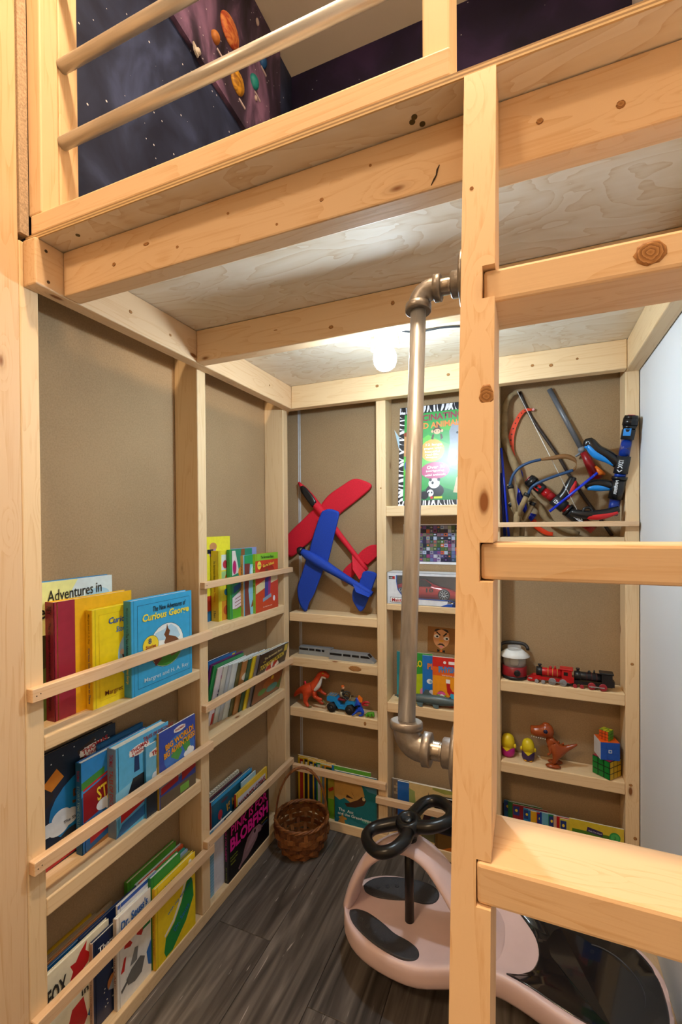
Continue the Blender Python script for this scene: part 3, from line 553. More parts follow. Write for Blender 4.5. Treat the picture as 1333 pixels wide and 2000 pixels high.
book('green spined picture book with a tree house scene', (-.0243, -.3669, .9005), .135, .2386, .011, '3fa04a', spine='3c9c46', group=G4,
     art=[('r', .08, 0, 1, 1, '2f8a6a'), ('p', [(.1, .62), (.1, .98), (.24, .98), (.4, .66)], 'd8d4d0'), ('e', .2, .74, .08, .1, 'b8286a'), ('p', [(.4, .4), (.5, 1), (.66, 1), (.62, .4)], '8a5a34'), ('p', [(.1, .3), (.9, .5), (.9, .24), (.1, .1)], 'ddd6dc'), ('r', .1, 0, 1, .14, '5aac2e'), ('e', .5, .66, .14, .08, 'd8862c'), ('e', .6, .58, .1, .06, 'e8c83a'), ('p', [(.15, .36), (.5, .44), (.5, .52), (.15, .46)], '1f4f8a')]+[('p', [(.2, .12+.05*i), (.8, .2+.05*i), (.8, .21+.05*i), (.2, .13+.05*i)], '8a3a4a') for i in range(4)], spine_text=[('Berenstain Bears', .86, .2, .4, '1c5a2a')])
book('tan spined picture book with a brown tree and pale blue sky', (-.0137, -.3046, .9005), .1447, .215, .010, '6fb3d8', spine='d3a25c', group=G4,
     art=[('r', .06, 0, 1, 1, '8cc4e2'), ('r', .06, .84, 1, 1, '2f9a5c'), ('p', [(.06, 0), (.06, .86), (.3, .86), (.22, .4), (.3, 0)], '7a3c34'), ('e', .6, .72, .28, .12, 'd0e6f0'), ('p', [(.6, .1), (.9, .2), (.9, .5), (.65, .42)], 'e0c032'), ('p', [(.32, .12), (.4, .24), (.5, .14)], '8a4a2a')], spine_text=[('THE BIG BOOK of the Bears', .66, .4, .5, '3a2a14'), ('Random House', .1, .16, .3, '6a4a1c')])
book('lime and red square book at the front right of the shelf', (-.003, -.2437, .9005), .1606, .217, .010, 'cf4a26', spine='97c42e', group=G4,
     art=[('r', 0, .88, 1, 1, '8cc62e'), ('r', 0, 0, 1, .88, 'cf4826'), ('p', ell(.5, .62, .36, .2, 16, 0, math.pi), 'a8321c'), ('p', [(.02, .32), (.4, .4), (.4, .54), (.02, .46)], 'ddd0a0'), ('p', [(.66, .46), (.98, .5), (.98, .62), (.66, .58)], 'ddd0a0'), ('e', .48, .66, .08, .07, '7a4a26'), ('p', [(.38, .2), (.6, .24), (.62, .6), (.4, .56)], '4a4a94'), ('p', [(.52, .24), (.62, .26), (.66, .58), (.56, .56)], '9c3a7a'), ('e', .16, .8, .08, .07, 'f0e050'), ('e', .8, .18, .05, .05, 'e8e4f0'), ('p', [(.3, .16), (.68, .22), (.66, .28), (.3, .22)], '8aa0b8')],
     texts=[('The Berenstain Bears', .5, .935, .56, .05, '1c4a1c', 0, .015), ('Go to School', .55, .80, .5, .05, 'f0e050', 6, .02), ('5 BOOKS', .16, .8, .11, .03, '1c3a7c'), ('Stan & Jan Berenstain', .5, .07, .4, .025, 'f0e8d8')], spine_text=[('The Berenstain Bears', .6, .5, .5, '2a5a1c')])
# -- second bay, middle shelf: thin books leaning forward on the rail
G5 = 'thin books leaning together on the middle shelf of the second bay'
lean_rows = [  # y0, width, height, x at foot, colour, pages edge, label
    (-.497, .13, .235, -.0835, '3a2a5c', 'dark violet thin book at the back of the leaning row'),
    (-.497, .165, .232, -.0795, '1f6ab0', 'bright blue book with yellow tab and pale letters'),
    (-.4739, .178, .222, -.0735, '6a1f66', 'plum purple hardcover at the left of the leaning row'),
    (-.4655, .165, .217, -.0665, '1f8a4a', 'emerald green hardcover beside the plum one'),
    (-.4491, .158, .206, -.0610, 'dcd4dc', 'white cover with purple letters after the green hardcover'),
    (-.4225, .175, .203, -.0567, 'c8ccc8', 'grey white thin book, first after the lettered white one'),
    (-.4003, .175, .203, -.0525, 'b9c0cc', 'blue grey thin book, second after the lettered white one'),
    (-.385, .20, .202, -.0483, 'cfdade', 'pale ice blue thin book in the middle of the leaning row'),
    (-.355, .20, .199, -.0441, '5a5a34', 'mossy green picture cover in the middle of the row'),
    (-.3369, .20, .197, -.0399, 'b07a44', 'ochre brown picture cover right of the moss green one'),
    (-.308, .20, .198, -.0357, '2f5a44', 'dark green picture cover before the yellow edged one'),
    (-.2879, .20, .203, -.0315, 'd8b828', 'thin book with a bright yellow spine edge'),
    (-.268, .21, .201, -.0273, '7a7478', 'grey thin book just behind the dark front cover')]
for i, (y, w_, h_, x, c, lab) in enumerate(lean_rows):
    t_ = .0055 if i in (2, 3) else .0034; hard = i in (1, 2, 3)
    ar, tx = (), ()
    if i == 1: tx = [('TREE', .5, .42, .7, .1, 'b8d4e8', 0, .02), ('HAZEL', .5, .28, .7, .1, 'b8d4e8', 0, .02)]; ar = [('r', .86, .9, .96, .99, 'e0cc2a'), ('p', [(0, .62), (.3, .74), (.6, .7), (.9, .8), (.9, .6), (0, .5)], '174f86')]
    if i == 2: tx = [('7', .8, .78, .1, .08, 'd8c8d8', 0, .01)]
    if i == 4: tx = [('LITTLE', .35, .82, .4, .06, 'a83a7a', 0, .02), ('ST', .24, .56, .22, .12, '3a3a5c', 0, .03)]; ar = [('e', .35, .3, .2, .14, 'd06a2a'), ('p', [(.1, 0), (.6, .1), (.5, .24), (.1, .2)], 'b82a2a'), ('e', .3, .4, .1, .08, '3a7ab0')]
    if i >= 5: ar = [('e', random.random(), random.random(), .12+.1*random.random(), .06+.06*random.random(), random.choice(['3a6a3a', 'b0562a', '4a6a9a', 'c8b84a', '8a3a3a', 'd8d4c8'])) for _ in range(7)]; ar = [s for s in ar if .22 < s[1] < .78 and .2 < s[2] < .8]
    if i == 11: ar = [('r', 0, 0, .06, 1, 'e8d41e')]+ar
    book(lab, (x, y, .5592), w_, h_, t_, c, lean=13.5, hard=hard, art=ar, texts=tx, group=G5, pages='dfe3e2')
book('dark brown front cover with yellow title and striped parasol', (-.0225, -.2516, .5592), .203, .2005, .0034, '3a3026', lean=13.5, hard=False, group=G5, pages='dfe3e2',
     art=[('r', .02, .02, .98, .98, '41352a'), ('p', [(.02, .02), (.98, .02), (.98, .5), (.6, .56), (.3, .46), (.02, .5)], '8a5230'), ('p', ell(.5, .56, .26, .2, 16, .3, math.pi+.1), 'e8e0d8'), ('p', [(.5, .56), (.26, .62), (.32, .7), (.4, .75)], 'b82a22'), ('p', [(.5, .57), (.52, .77), (.62, .76), (.68, .7)], 'b82a22'), ('p', [(.36, .52), (.62, .56), (.6, .62), (.4, .6)], '2f4a6a'), ('e', .5, .3, .2, .1, 'a8622c'), ('e', .3, .18, .14, .06, '4f8a3a'), ('e', .66, .16, .2, .08, '4a8a80'), ('p', [(.84, .1), (.97, .3), (.97, .04)], '4a7a2a'), ('e', .6, .38, .05, .04, 'e0c030'), ('r', .85, .84, .97, .98, 'd8be3a')],
     texts=[('The Berenstain Bears', .45, .90, .62, .05, 'e8dca0', 4, .015), ('and', .16, .83, .08, .03, 'e8d24a', 0), ('TOO MUCH VACATION', .46, .76, .82, .10, 'e8d24a', 6, .03)])
# -- second bay, bottom shelf
G6 = 'large books on the bottom shelf of the second bay'
sp = book('cream spiral bound notebook at the back of the bottom row', (-.073, -.4813, .038), .2244, .2841, .008, 'd8d6c4', group=G6, hard=False)
for i in range(16): g = B(); g.tube([(.03+.012*i, -.001+.005*math.sin(a), .2841+.004*math.cos(a)) for a in [k*math.pi/3 for k in range(6)]], .0007, 5, closed=True); g.build('spiral_ring', P('6a6a68', .3, .8), sp)
book('maroon thin book behind the blue title cover', (-.064, -.4895, .038), .2386, .2749, .006, '5a2a38', group=G6)
book('deep teal blue hardcover with gold title and brown spine', (-.050, -.4455, .038), .2372, .272, .010, '1b5a78', spine='a83c22', group=G6,
     art=[('r', 0, .955, 1, 1, '2f9ad8'), ('e', .2, .76, .05, .06, 'c83a44'), ('p', [(.16, .58), (.22, .72), (.26, .62)], 'e4e4e4'), ('e', .88, .86, .06, .05, '8aa08a'), ('e', .3, .9, .08, .02, '5a3a4c')], texts=[('If Kids', .55, .80, .42, .10, 'd8a03a', 8, .02), ('Ruled the', .62, .66, .46, .08, 'd8a03a', 8, .02), ('School', .62, .54, .4, .08, 'd8a03a', 8, .02)])
book('pale blue pamphlet sticking up behind the yellow cow book', (-.0385, -.2909, .038), .0915, .2599, .004, '9cc4dc', hard=False, group=G6)
book('yellow edged cow book with red title on white', (-.032, -.3342, .038), .2039, .2419, .006, 'ecc83c', spine='b8281e', group=G6,
     art=[('r', .05, .1, .94, .92, 'e4e0e8')], texts=[("MANNY'S COWS", .5, .83, .84, .10, 'b8281e', 3, .02), ('SUZY', .56, .70, .14, .03, '2a4a7c')])
book('white paper pad with blue squared edge at the left of the row', (-.020, -.4905, .038), .118, .2102, .006, 'd3d2dc', hard=False, group=G6, cat='paper pad',
     art=[('r', 0, 0, .16, 1, '6fa8cc')]+[('r', 0, .02+.049*i, .16, .025+.049*i, 'bcd6e6') for i in range(20)]+[('r', .05, 0, .056, 1, 'bcd6e6'), ('r', .1, 0, .106, 1, 'bcd6e6')])
book('black hardcover with tall pink title and a pale pink fish', (-.003, -.4202, .038), .2551, .2131, .014, '0e0c10', group=G6,
     art=[('p', [(.22, 0.062), (.3, 0.124), (.36, 0.260), (.44, 0.384), (.58, 0.434), (.72, 0.409), (.8, 0.335), (.78, 0.260), (.7, 0.273), (.68, 0.211), (.56, 0.136), (.42, 0.074), (.3, 0.062), (.24, 0.025)], '8a6a72'), ('p', [(.4, 0.186), (.5, 0.322), (.6, 0.384), (.7, 0.372), (.72, 0.310), (.6, 0.223)], 'a0808a'), ('e', .62, .365, .025, .03, '2a1a20'), ('p', [(.78, 0.310), (.88, 0.347), (.82, 0.285)], '7a4a54')],
     texts=[('PINK IS FOR', .5, .775, .88, .15, 'd81e8c', 0, .03), ('BLOBFISH', .5, .56, .92, .21, 'd81e8c', 0, .04), ('Discovering the', .12, .36, .16, .03, 'a8b82a'), ('Perfectly Pink', .12, .31, .15, .03, 'a8b82a'), ('Animals', .1, .26, .1, .03, 'a8b82a'), ('Jess Keating', .86, .38, .16, .03, 'a8a82a'), ('David DeGrand', .88, .33, .14, .03, '2a6a9a')],
     spine_text=[('PINK IS FOR BLOBFISH', .6, .5, .4, 'd81e8c'), ('Jess Keating', .15, .2, .3, 'a8b82a')])
# -- back wall, bottom shelf
G7 = 'thin magazines on the bottom shelf of the back wall'
mags = [(.002, .062, .092, .2045, 'b8901c', '1c2a4a'), (.008, .0575, .128, .2046, 'e0b41e', '101418'), (.0091, .053, .1478, .1999, 'e0b41e', 'a8241e'), (.0334, .0485, .1485, .2045, 'dcae1e', '15181e'), (.0574, .044, .1468, .2025, 'dcae1e', '1c2a44'), (.0834, .0395, .1316, .2011, 'e0b41e', '16386a'), (.1021, .035, .1237, .2026, '2f8a3a', 'c8ccd0'), (.1229, .0305, .1312, .2025, 'c8a81e', '6a7a80'), (.1435, .026, .1343, .2045, 'd88a1e', '2a4a2a')]
names = ['dull gold edged magazine deepest in the corner', 'black magazine with yellow border, first in the row', 'red magazine with yellow border', 'near black magazine with yellow border, right of the red one', 'dark slate magazine with yellow border', 'royal blue magazine with yellow border', 'green and white edged magazine', 'grey magazine with mustard border', 'forest green magazine with orange border']
for (x, y, w_, h_, c, inner), lab in zip(mags, names):
    book(lab, (x, y, .038), w_, h_, .003, c, 'B', hard=False, group=G7, cat='magazine', art=[('r', .05, .04, .95, .97, inner), ('e', .5, .5, .3, .2, c), ('r', .08, .86, .6, .92, 'e8dcc0')])
G8 = 'picture books on the bottom shelf of the back wall'
book('grass green picture book rising behind the insect cover', (.1797, .019, .038), .166, .215, .005, '5aa02e', 'B', hard=False, group=G8, art=[('r', 0, 0, .06, 1, '2a78b8'), ('r', .06, .8, 1, .96, '68b03a'), ('p', ell(.5, .82, .2, .08, 12, 0, math.pi), 'c8a82a')])
book('mustard and green picture book peeking left of the insect cover', (.1647, .0135, .038), .1939, .1789, .0045, '8a8a2a', 'B', hard=False, group=G8, art=[('r', 0, 0, .14, .45, '6a9a1e'), ('r', 0, .45, .14, 1, 'a89a3a'), ('p', [(.0, .66), (.12, .74), (.13, .66), (.03, .6)], 'b03a22')])
book('insect cover in teal and sand with white title', (.1965, .006, .038), .1774, .2039, .006, '1c6a70', 'B', spine='b0602a', group=G8, hard=False,
     art=[('r', .0, 0, 1, 1, '1d7078'), ('p', [(0, .5), (.0, .95), (.3, .88), (.66, .8), (.72, .62), (.6, .46), (.42, .42), (.24, .5), (.12, .44)], 'c0944e'), ('p', [(.0, .97), (0, 1), (1, 1), (1, .7), (.8, .72), (.66, .84), (.3, .92)], '4a86a0'), ('e', .86, .92, .16, .05, 'c8a890'), ('p', [(.24, .4), (.34, .42), (.56, .52), (.66, .6), (.76, .54), (.7, .44), (.5, .36), (.3, .34)], '4a2c1c'), ('p', [(.28, .52), (.46, .52), (.3, .58)], '3a2418'), ('p', [(.44, .62), (.52, .5), (.4, .66)], '3a2418'), ('e', .7, .56, .035, .035, 'd8c08a'), ('p', [(0, 0), (1, 0), (1, .1), (.6, .06), (.3, .14), (0, .1)], '2a7a86'), ('e', .2, .1, .1, .03, 'c08a3a'), ('e', .75, .14, .1, .04, '3f9a8a'), ('p', [(.08, .0), (.2, .2), (.26, .0)], 'b0803a')],
     texts=[('The  Ant', .28, .26, .36, .06, 'f0f0ea', -2, .01), ('and the Grasshopper', .50, .17, .84, .07, 'f0f0ea', -2, .01)])
book('grey stone castle picture book at the back of the row', (.4225, .050, .038), .268, .1961, .005, '8a8078', 'B', hard=False, group=G8, art=[('r', .02, .02, .98, .98, '7a6a5a')]+[('r', .03+.1*(i % 3)+.03*(i//3 % 2), .7+.06*(i//3), .11+.1*(i % 3)+.03*(i//3 % 2), .75+.06*(i//3), 'b09a7c') for i in range(12)]+[('p', [(.05, .3), (.2, .36), (.2, .56), (.08, .6)], '5a3a2a'), ('e', .14, .56, .05, .04, 'a86a4a')])
book('bright blue paperback with a dark red letter', (.449, .034, .038), .2454, .199, .006, '1f5fae', 'B', hard=False, group=G8, texts=[('S', .30, .80, .09, .15, '7a1c3a', 0, .03)])
book('parchment coloured picture book with a pointed tower', (.4974, .020, .038), .222, .2106, .006, 'c8ac72', 'B', hard=False, group=G8,
     art=[('r', .01, .01, .99, .99, 'ceb47c'), ('p', [(0, .0), (.0, .9), (.1, .86), (.12, .5), (.1, 0)], '8a9a5a'), ('p', [(.2, .3), (.3, .62), (.33, .9), (.37, .62), (.46, .46), (.5, .2)], '3a1c22'), ('p', [(.26, .3), (.4, .5), (.5, .44), (.46, .3)], '2a5a5c'), ('p', [(.4, .96), (.6, .92), (.9, .97), (1, .9), (1, 1), (.4, 1)], '9a9a4a'), ('e', .5, .12, .3, .1, '5a5a3a')],
     texts=[('Sir Cumference', .70, .72, .56, .075, '3a3a34', -3, .015)])
book('thick black hardback with bold yellow capitals', (.5961, .003, .038), .1322, .1867, .014, '141214', 'B', group=G8, art=[('r', .02, .0, 1, .3, '6a4a1c'), ('p', [(.2, .0), (.5, .1), (.9, 0)], 'c86a1c'), ('r', 0, .3, 1, .34, '2a2430'), ('e', .8, .12, .12, .08, '1c1812'), ('e', .78, .16, .04, .02, 'c8a02a')],
     texts=[('AND THE', .55, .76, .62, .09, 'e8c81e', 0, .03), ('BEAST', .5, .66, .56, .09, 'e8c81e', 0, .03)])
# -- back wall, middle bay
art = [('r', 0, 0, 1, 1, '1c1c24')]
random.seed(3)
def zeb(u0, u1, horiz, lo, hi):
    out, u = [], u0
    while u < u1-.02:
        w_ = .012+.016*random.random(); sl = -.03+.06*random.random(); tp = .3+.9*random.random()
        p_ = [(u, lo), (u+w_, lo), (u+w_*(1+tp)/2+sl, (lo+hi)/2), (u+w_*tp+sl*1.2, hi), (u+sl*.8, hi), (u+sl*.4, (lo+hi)/2)]
        out.append(('p', p_ if horiz else [(b_, min(1, max(0, a_))) for a_, b_ in p_], 'e4e4ec')); u += w_+.014+.02*random.random()
    return out
art += zeb(0, 1, True, .93, .997)+zeb(0.02, 1, True, .003, .055)+zeb(0, 1, False, .003, .08)+zeb(0, 1, False, .997, .92)
art += [('p', [(.07, .05), (.93, .05), (.93, .93), (.07, .92)], '2f9a46'), ('p', [(.07, .55), (.4, .7), (.9, .5), (.9, .3), (.5, .42), (.07, .3)], '57b83c'), ('p', [(.5, .75), (.93, .85), (.93, .7)], '46aa3a'), ('p', [(.1, .08), (.5, .2), (.9, .1), (.9, .05), (.1, .05)], '1f7a44'),
        ('p', [(.07, .7), (.14, .72), (.2, .6), (.18, .48), (.07, .5)], 'b88a58'), ('r', .1, .46, .16, .56, 'd8c8b0'), ('e', .12, .72, .06, .025, '8a3a1c'), ('e', .13, .42, .04, .05, 'e0a02a'), ('e', .11, .4, .03, .05, '2a5ab0'),
        ('e', .52, .78, .035, .04, '4a3026'), ('e', .52, .735, .06, .032, '4a3026'), ('e', .52, .725, .045, .026, 'd8b08c'), ('e', .50, .73, .006, .006, '221811'), ('e', .54, .73, .006, .006, '221811'), ('e', .455, .73, .016, .014, 'd8b08c'), ('e', .585, .73, .016, .014, 'd8b08c'),
        ('p', [(.46, .7), (.48, .7), (.47, .64), (.44, .66)], '4a3026'), ('p', [(.58, .7), (.56, .7), (.57, .64), (.6, .66)], '4a3026'),
        ('p', ell(.46, .54, .16, .11, 24), 'dfa43c'), ('p', ell(.50, .34, .19, .085, 24), 'b03f70'),
        ('p', [(.72, .8), (.86, .82), (.92, .8), (.92, .56), (.84, .58), (.8, .5), (.82, .42), (.78, .38), (.7, .38), (.66, .44), (.69, .6), (.68, .72)], '8a94a4'), ('p', [(.84, .74), (.92, .7), (.92, .6), (.86, .62)], '747e90'), ('e', .785, .70, .014, .012, '2a2c34'), ('p', [(.74, .42), (.78, .48), (.8, .42)], '57b83c'),
        ('p', [(.74, .12), (.78, .26), (.86, .34), (.93, .32), (.93, .1)], 'c8b894')]+[('e', .78+.13*random.random(), .14+.16*random.random(), .006, .006, '2a2420') for _ in range(16)]+[
        ('e', .5, .14, .12, .07, '1c1e28'), ('e', .49, .215, .075, .05, 'e6e6e6'), ('e', .44, .25, .02, .016, '1c1e28'), ('e', .55, .25, .02, .016, '1c1e28'), ('e', .47, .22, .016, .014, '1c1e28'), ('e', .44, .12, .045, .035, 'e6e6e6'), ('e', .42, .125, .01, .01, '1c1e28'), ('e', .46, .125, .01, .01, '1c1e28'), ('e', .36, .1, .06, .04, '1c1e28'), ('e', .46, .075, .02, .014, 'c82a34'), ('r', .49, .065, .6, .085, 'c8d83a')]
an = book('large wild animal book with zebra striped border', (.458, .030, 1.2915), .2784, .3829, .012, '20202a', 'B', lean=-6, hard=False, art=art, cat='book', rough=.32,
     texts=[('FASCINATING', .50, .875, .72, .065, '8c1c46', 2, .03), ('WILD ANIMALS', .50, .795, .72, .062, 'd9822e', 2, .03), ('12 large', .48, .595, .22, .03, 'f2f2ee', 0, .02), ('pages with', .47, .56, .24, .025, 'f2f2ee', 0, .02), ('beautiful', .46, .53, .2, .024, 'f2f2ee', 0, .02), ('real-life', .455, .50, .18, .022, 'f2f2ee', 0, .02), ('images', .45, .47, .15, .02, 'f2f2ee', 0, .02),
            ('Over 30', .51, .375, .24, .035, 'f2f2ee', 2, .02), ('intriguing', .5, .335, .24, .025, 'f2f2ee', 2, .02), ('wild animals', .5, .298, .28, .022, 'f2f2ee', 2, .02)])
g = B(); g.prism([(-.022, .30), (.004, .26), (.004, .20)], .004, .0055); g.build('page_corner', P('a8c4d4', .4), an)
G9 = 'science paperbacks standing on the middle bay shelf'
book('teal paperback at the left of the science books', (.442, .060, .5498), .1246, .1794, .004, '1f7f8a', 'B', hard=False, group=G9, art=[('r', 0, 0, 1, .5, '2a93a0')])
book('green and lime paperback behind the pipe', (.4734, .052, .5498), .1083, .1834, .005, '2f9a3c', 'B', hard=False, group=G9, art=[('p', [(0, 0), (1, 0), (1, .62), (0, .5)], 'b4cc1e'), ('e', .72, .2, .16, .1, 'e08ab0'), ('e', .74, .2, .09, .06, 'f0e8ec')], texts=[('BIOLOGY', .5, .78, .86, .14, 'f0d41e', 0, .03)])
book('blue paperback with an orange letter and round drawings', (.5458, .044, .5498), .1126, .1792, .005, '1d6ab8', 'B', hard=False, group=G9, art=[('r', 0, 0, 1, 1, '1f70c0'), ('e', .24, .46, .1, .05, 'dfe6ea'), ('e', .28, .455, .05, .03, '8fb0c8'), ('e', .3, .2, .1, .09, 'e8e0e4')], texts=[('PLANETS', .62, .78, .9, .13, 'f07a1e', 0, .03)])
book('orange paperback with blue bubble title and red magnet', (.5855, .036, .5498), .1069, .1799, .005, 'f09a1c', 'B', hard=False, group=G9,
     art=[('p', [(0, .8), (1, .8), (1, 1), (0, 1)], 'd02a24'), ('p', [(0, .62), (1, .62), (1, .8), (0, .8)], 'e4621e'), ('p', [(0, 0), (1, 0), (1, .14), (0, .14)], 'c83a1e'), ('p', ell(.30, .2, .16, .11, 20), '2a1c14'), ('p', ell(.30, .2, .148, .1, 20), '8fc83a'), ('p', ell(.3, .23, .148, .07, 16, 0, math.pi), 'e0569a'), ('e', .32, .18, .09, .065, 'f2ece8'),
          ('p', [(.46, .56), (.6, .56), (.6, .4), (.68, .32), (.8, .3), (.8, .18), (.62, .2), (.5, .3)], 'c01e26'), ('r', .46, .48, .6, .56, 'f0f0f0'), ('p', [(.55, .14), (.8, .14), (.8, .26), (.62, .28)], '3fb0dc'), ('e', .42, .9, .05, .03, 'f2eaea'), ('r', .55, .87, .95, .93, 'f2eaea')],
     texts=[('PHYSICS', .58, .76, .74, .13, '2a8ad0', 2, .04), ('WHY MATTER MATTERS', .62, .63, .6, .025, 'f4efe4', -3, .01)])
# -- right bay, bottom shelf
G10 = 'thin early readers on the bottom shelf of the right bay'
rd = [(.8285, .078, .047, .1765, '2a1c20', 'near black book at the back of the early readers'), (.8326, .0732, .1099, .190, '1f5a86', 'dark blue early reader, first in the row'), (.8466, .0684, .1122, .1904, '2a6a3a', 'dark green early reader after the dark blue one'), (.8621, .0636, .1127, .1875, '8a1f2c', 'deep red early reader with blue badge'), (.8976, .0588, .101, .1838, '2a7fb0', 'mid blue early reader with pink picture'),
      (.9126, .054, .0937, .1829, '1f62a0', 'strong blue early reader with slim spine'), (.9208, .0492, .0931, .1841, 'd8a21e', 'amber yellow slim early reader'), (.9403, .0444, .0888, .1879, 'a81f2a', 'cherry red early reader with blue badge'), (.9499, .0396, .0866, .193, '22449a', 'royal blue slim early reader'), (.9562, .0348, .0953, .1956, '6aa8c0', 'pale aqua early reader'),
      (.9767, .030, .0895, .198, '1f7a46', 'emerald early reader with blue badge'), (.9922, .0252, .0886, .1993, 'c8a48a', 'peach coloured early reader'), (1.0013, .0204, .0938, .2027, 'b81e22', 'scarlet early reader near the front'), (1.0103, .0156, .099, .2008, 'd0c04a', 'pale yellow early reader with blue badge')]
for i, (x, y, w_, h_, c, lab) in enumerate(rd):
    ar = [('r', .02, .8, .2, .97, '2a3a7a'), ('e', .11, .89, .04, .025, 'e8c83a')] if i in (1, 3, 4, 7, 10, 13) else [('r', .1, .1, .5, .8, 'd8c8a0')] if i in (6, 9) else []
    if i == 4: ar.append(('r', .3, .3, .9, .8, 'c88a80'))
    book(lab, (x, y, .038), w_, h_, .0035, c, 'B', hard=False, art=ar, group=G10, pages='dcdcd8')
book('yellow book with green panel at the front of the early readers', (1.0386, .006, .038), .1541, .2134, .005, 'd8be36', 'B', hard=False, group=G10, pages='dcdcd8',
     art=[('r', .05, .1, .92, .86, '4f7a24'), ('p', [(.32, .86), (.34, .93), (.62, .89), (.62, .82)], '3a2a5c'), ('e', .84, .85, .1, .075, '2f9a4a'), ('e', .84, .85, .075, .055, '4fb05a')], texts=[('Franklin', .45, .70, .56, .12, '1f2a3c', -2, .004), ('Kids Can Read', .48, .872, .24, .022, 'd8d8e8', -5), ('2', .84, .85, .03, .045, '2f7a3a')])
# ---------------------------------------------------------------- things on the back wall shelves
YB = .0885
def outline_plate(g, pts, y0, y1): g.prism(pts, y0, y1); return g
# foam gliders: flat swept wings, round fuselage, built in the x-z plane and leaning on the board
def glider(label, nose, tail, wing_l, wing_r, stab_a, stab_b, fin, col, canopy, r, yb, lean_tab):
    t = empty('foam_glider', (tail[0], yb, tail[1]), label=label, cat='toy plane')
    o = Vector((tail[0], yb, tail[1])); foam = P(col, .75, var=.10, scale=260, bump=.25)
    def loc(p, y): return Vector((p[0], y, p[1]))-o
    d = Vector((nose[0]-tail[0], 0, nose[1]-tail[1])); k = 16
    prof = [.25, .62, .85, .97, 1., 1., .95, .86, .78, .72, .67, .63, .60, .58, .56, .55, .5]
    g = B(); g.tube([loc((nose[0]-d.x*i/k, nose[1]-d.z*i/k), yb) for i in range(k+1)], [r*p for p in prof], 14); g.build('fuselage', foam, t)
    for nm, w, yy in (('wing', wing_l, .004), ('wing', wing_r, .004), ('tailplane', stab_a, .006), ('tailplane', stab_b, .006)):
        g = B(); c = Vector((sum(p[0] for p in w)/len(w), sum(p[1] for p in w)/len(w)))
        P0 = [loc(p, yb+yy+.0045) for p in w]; P1 = [loc(p, yb+yy-.0015) for p in w]; cc = loc(c, yb)
        P2 = [q.lerp(Vector((cc.x, q.y, cc.z)), .10)+Vector((0, -.0022, 0)) for q in P1]
        g.rings([P0, P1, P2], True, False, True); g.build(nm, foam, t)
    g = B(); a = [loc(p, yb-.004) for p in fin]; b = [loc(p, yb+.002) for p in fin]
    for q in (a, b):
        for i, v in enumerate(q): v.y += (-.030 if i >= 2 else 0)*(1 if i in (2, 3) else .4)
    g.rings([a, b], True, False, False); g.build('tail_fin', foam, t)
    if canopy:
        g = B(); n = len(canopy); a = [loc(p, yb-r*.80) for p in canopy]; cx = sum((v for v in a), Vector())/n
        g.rings([a, [v.lerp(cx, .12)+Vector((0, -.0045, 0)) for v in a], [v.lerp(cx, .55)+Vector((0, -.006, 0)) for v in a]], True, False, True); g.build('canopy', P('15171c', .3), t)
    return t
def curve2(pts, k=4):
    q = smooth_path([(a, 0, b) for a, b in pts], k); return [(v.x, v.z) for v in q]
glider('red foam glider with black canopy leaning behind the blue one', (.0135, 1.405), (.318, 1.040),
       curve2([(.105, 1.300), (.0734, 1.2831), (.025, 1.242), (-.027, 1.1987), (-.060, 1.160), (-.062, 1.110), (-.028, 1.0869), (.030, 1.128), (.0881, 1.1737), (.140, 1.225)]), curve2([(.110, 1.300), (.150, 1.345), (.2118, 1.3832), (.262, 1.408), (.305, 1.400), (.3385, 1.3745), (.280, 1.325), (.2073, 1.2735), (.165, 1.235)]),
       curve2([(.266, 1.088), (.300, 1.122), (.335, 1.1406), (.366, 1.1375), (.366, 1.1042), (.3184, 1.0598)]), curve2([(.2573, 1.0752), (.2166, 1.0399), (.2088, 1.0018), (.230, .986), (.270, 1.030), (.290, 1.055)]),
       [(.255, 1.108), (.316, 1.043), (.2986, 1.0046), (.270, 1.045)], 'd4142e', [(.0265, 1.385), (.040, 1.390), (.056, 1.380), (.085, 1.348), (.1035, 1.3199), (.098, 1.303), (.084, 1.2961), (.056, 1.330), (.030, 1.365)], .018, .069, 0)
BG = glider('blue foam glider standing on the shelf in front of the red one', (.0328, 1.1225), (.354, .951),
       curve2([(.0699, 1.0865), (.044, 1.015), (.0253, .9617), (.030, .910), (.0444, .8778), (.064, .8655), (.080, .905), (.1036, .9443), (.1466, 1.050), (.152, 1.075), (.085, 1.108)]), curve2([(.088, 1.1392), (.110, 1.205), (.137, 1.2709), (.155, 1.283), (.1749, 1.2873), (.200, 1.281), (.2156, 1.2695), (.210, 1.240), (.1965, 1.1914), (.168, 1.085), (.155, 1.068), (.080, 1.105)]),
       curve2([(.296, .985), (.308, 1.015), (.3183, 1.0381), (.345, 1.040), (.3705, 1.0298), (.360, .995), (.346, .957)]), curve2([(.286, .985), (.272, .960), (.2711, .9255), (.285, .900), (.302, .880), (.318, .892), (.330, .918), (.342, .944)]),
       [(.268, 1.005), (.350, .958), (.352, .945), (.300, .962)], '123fae', [], .0225, .024, 0)
g = B(); g.tube([(-.3255, 0, .1740), (-.318, 0, .1700), (-.303, 0, .1620)], [.006, .0150, .0200], 14); g.build('nose_cap', P('15171c', .35), BG)
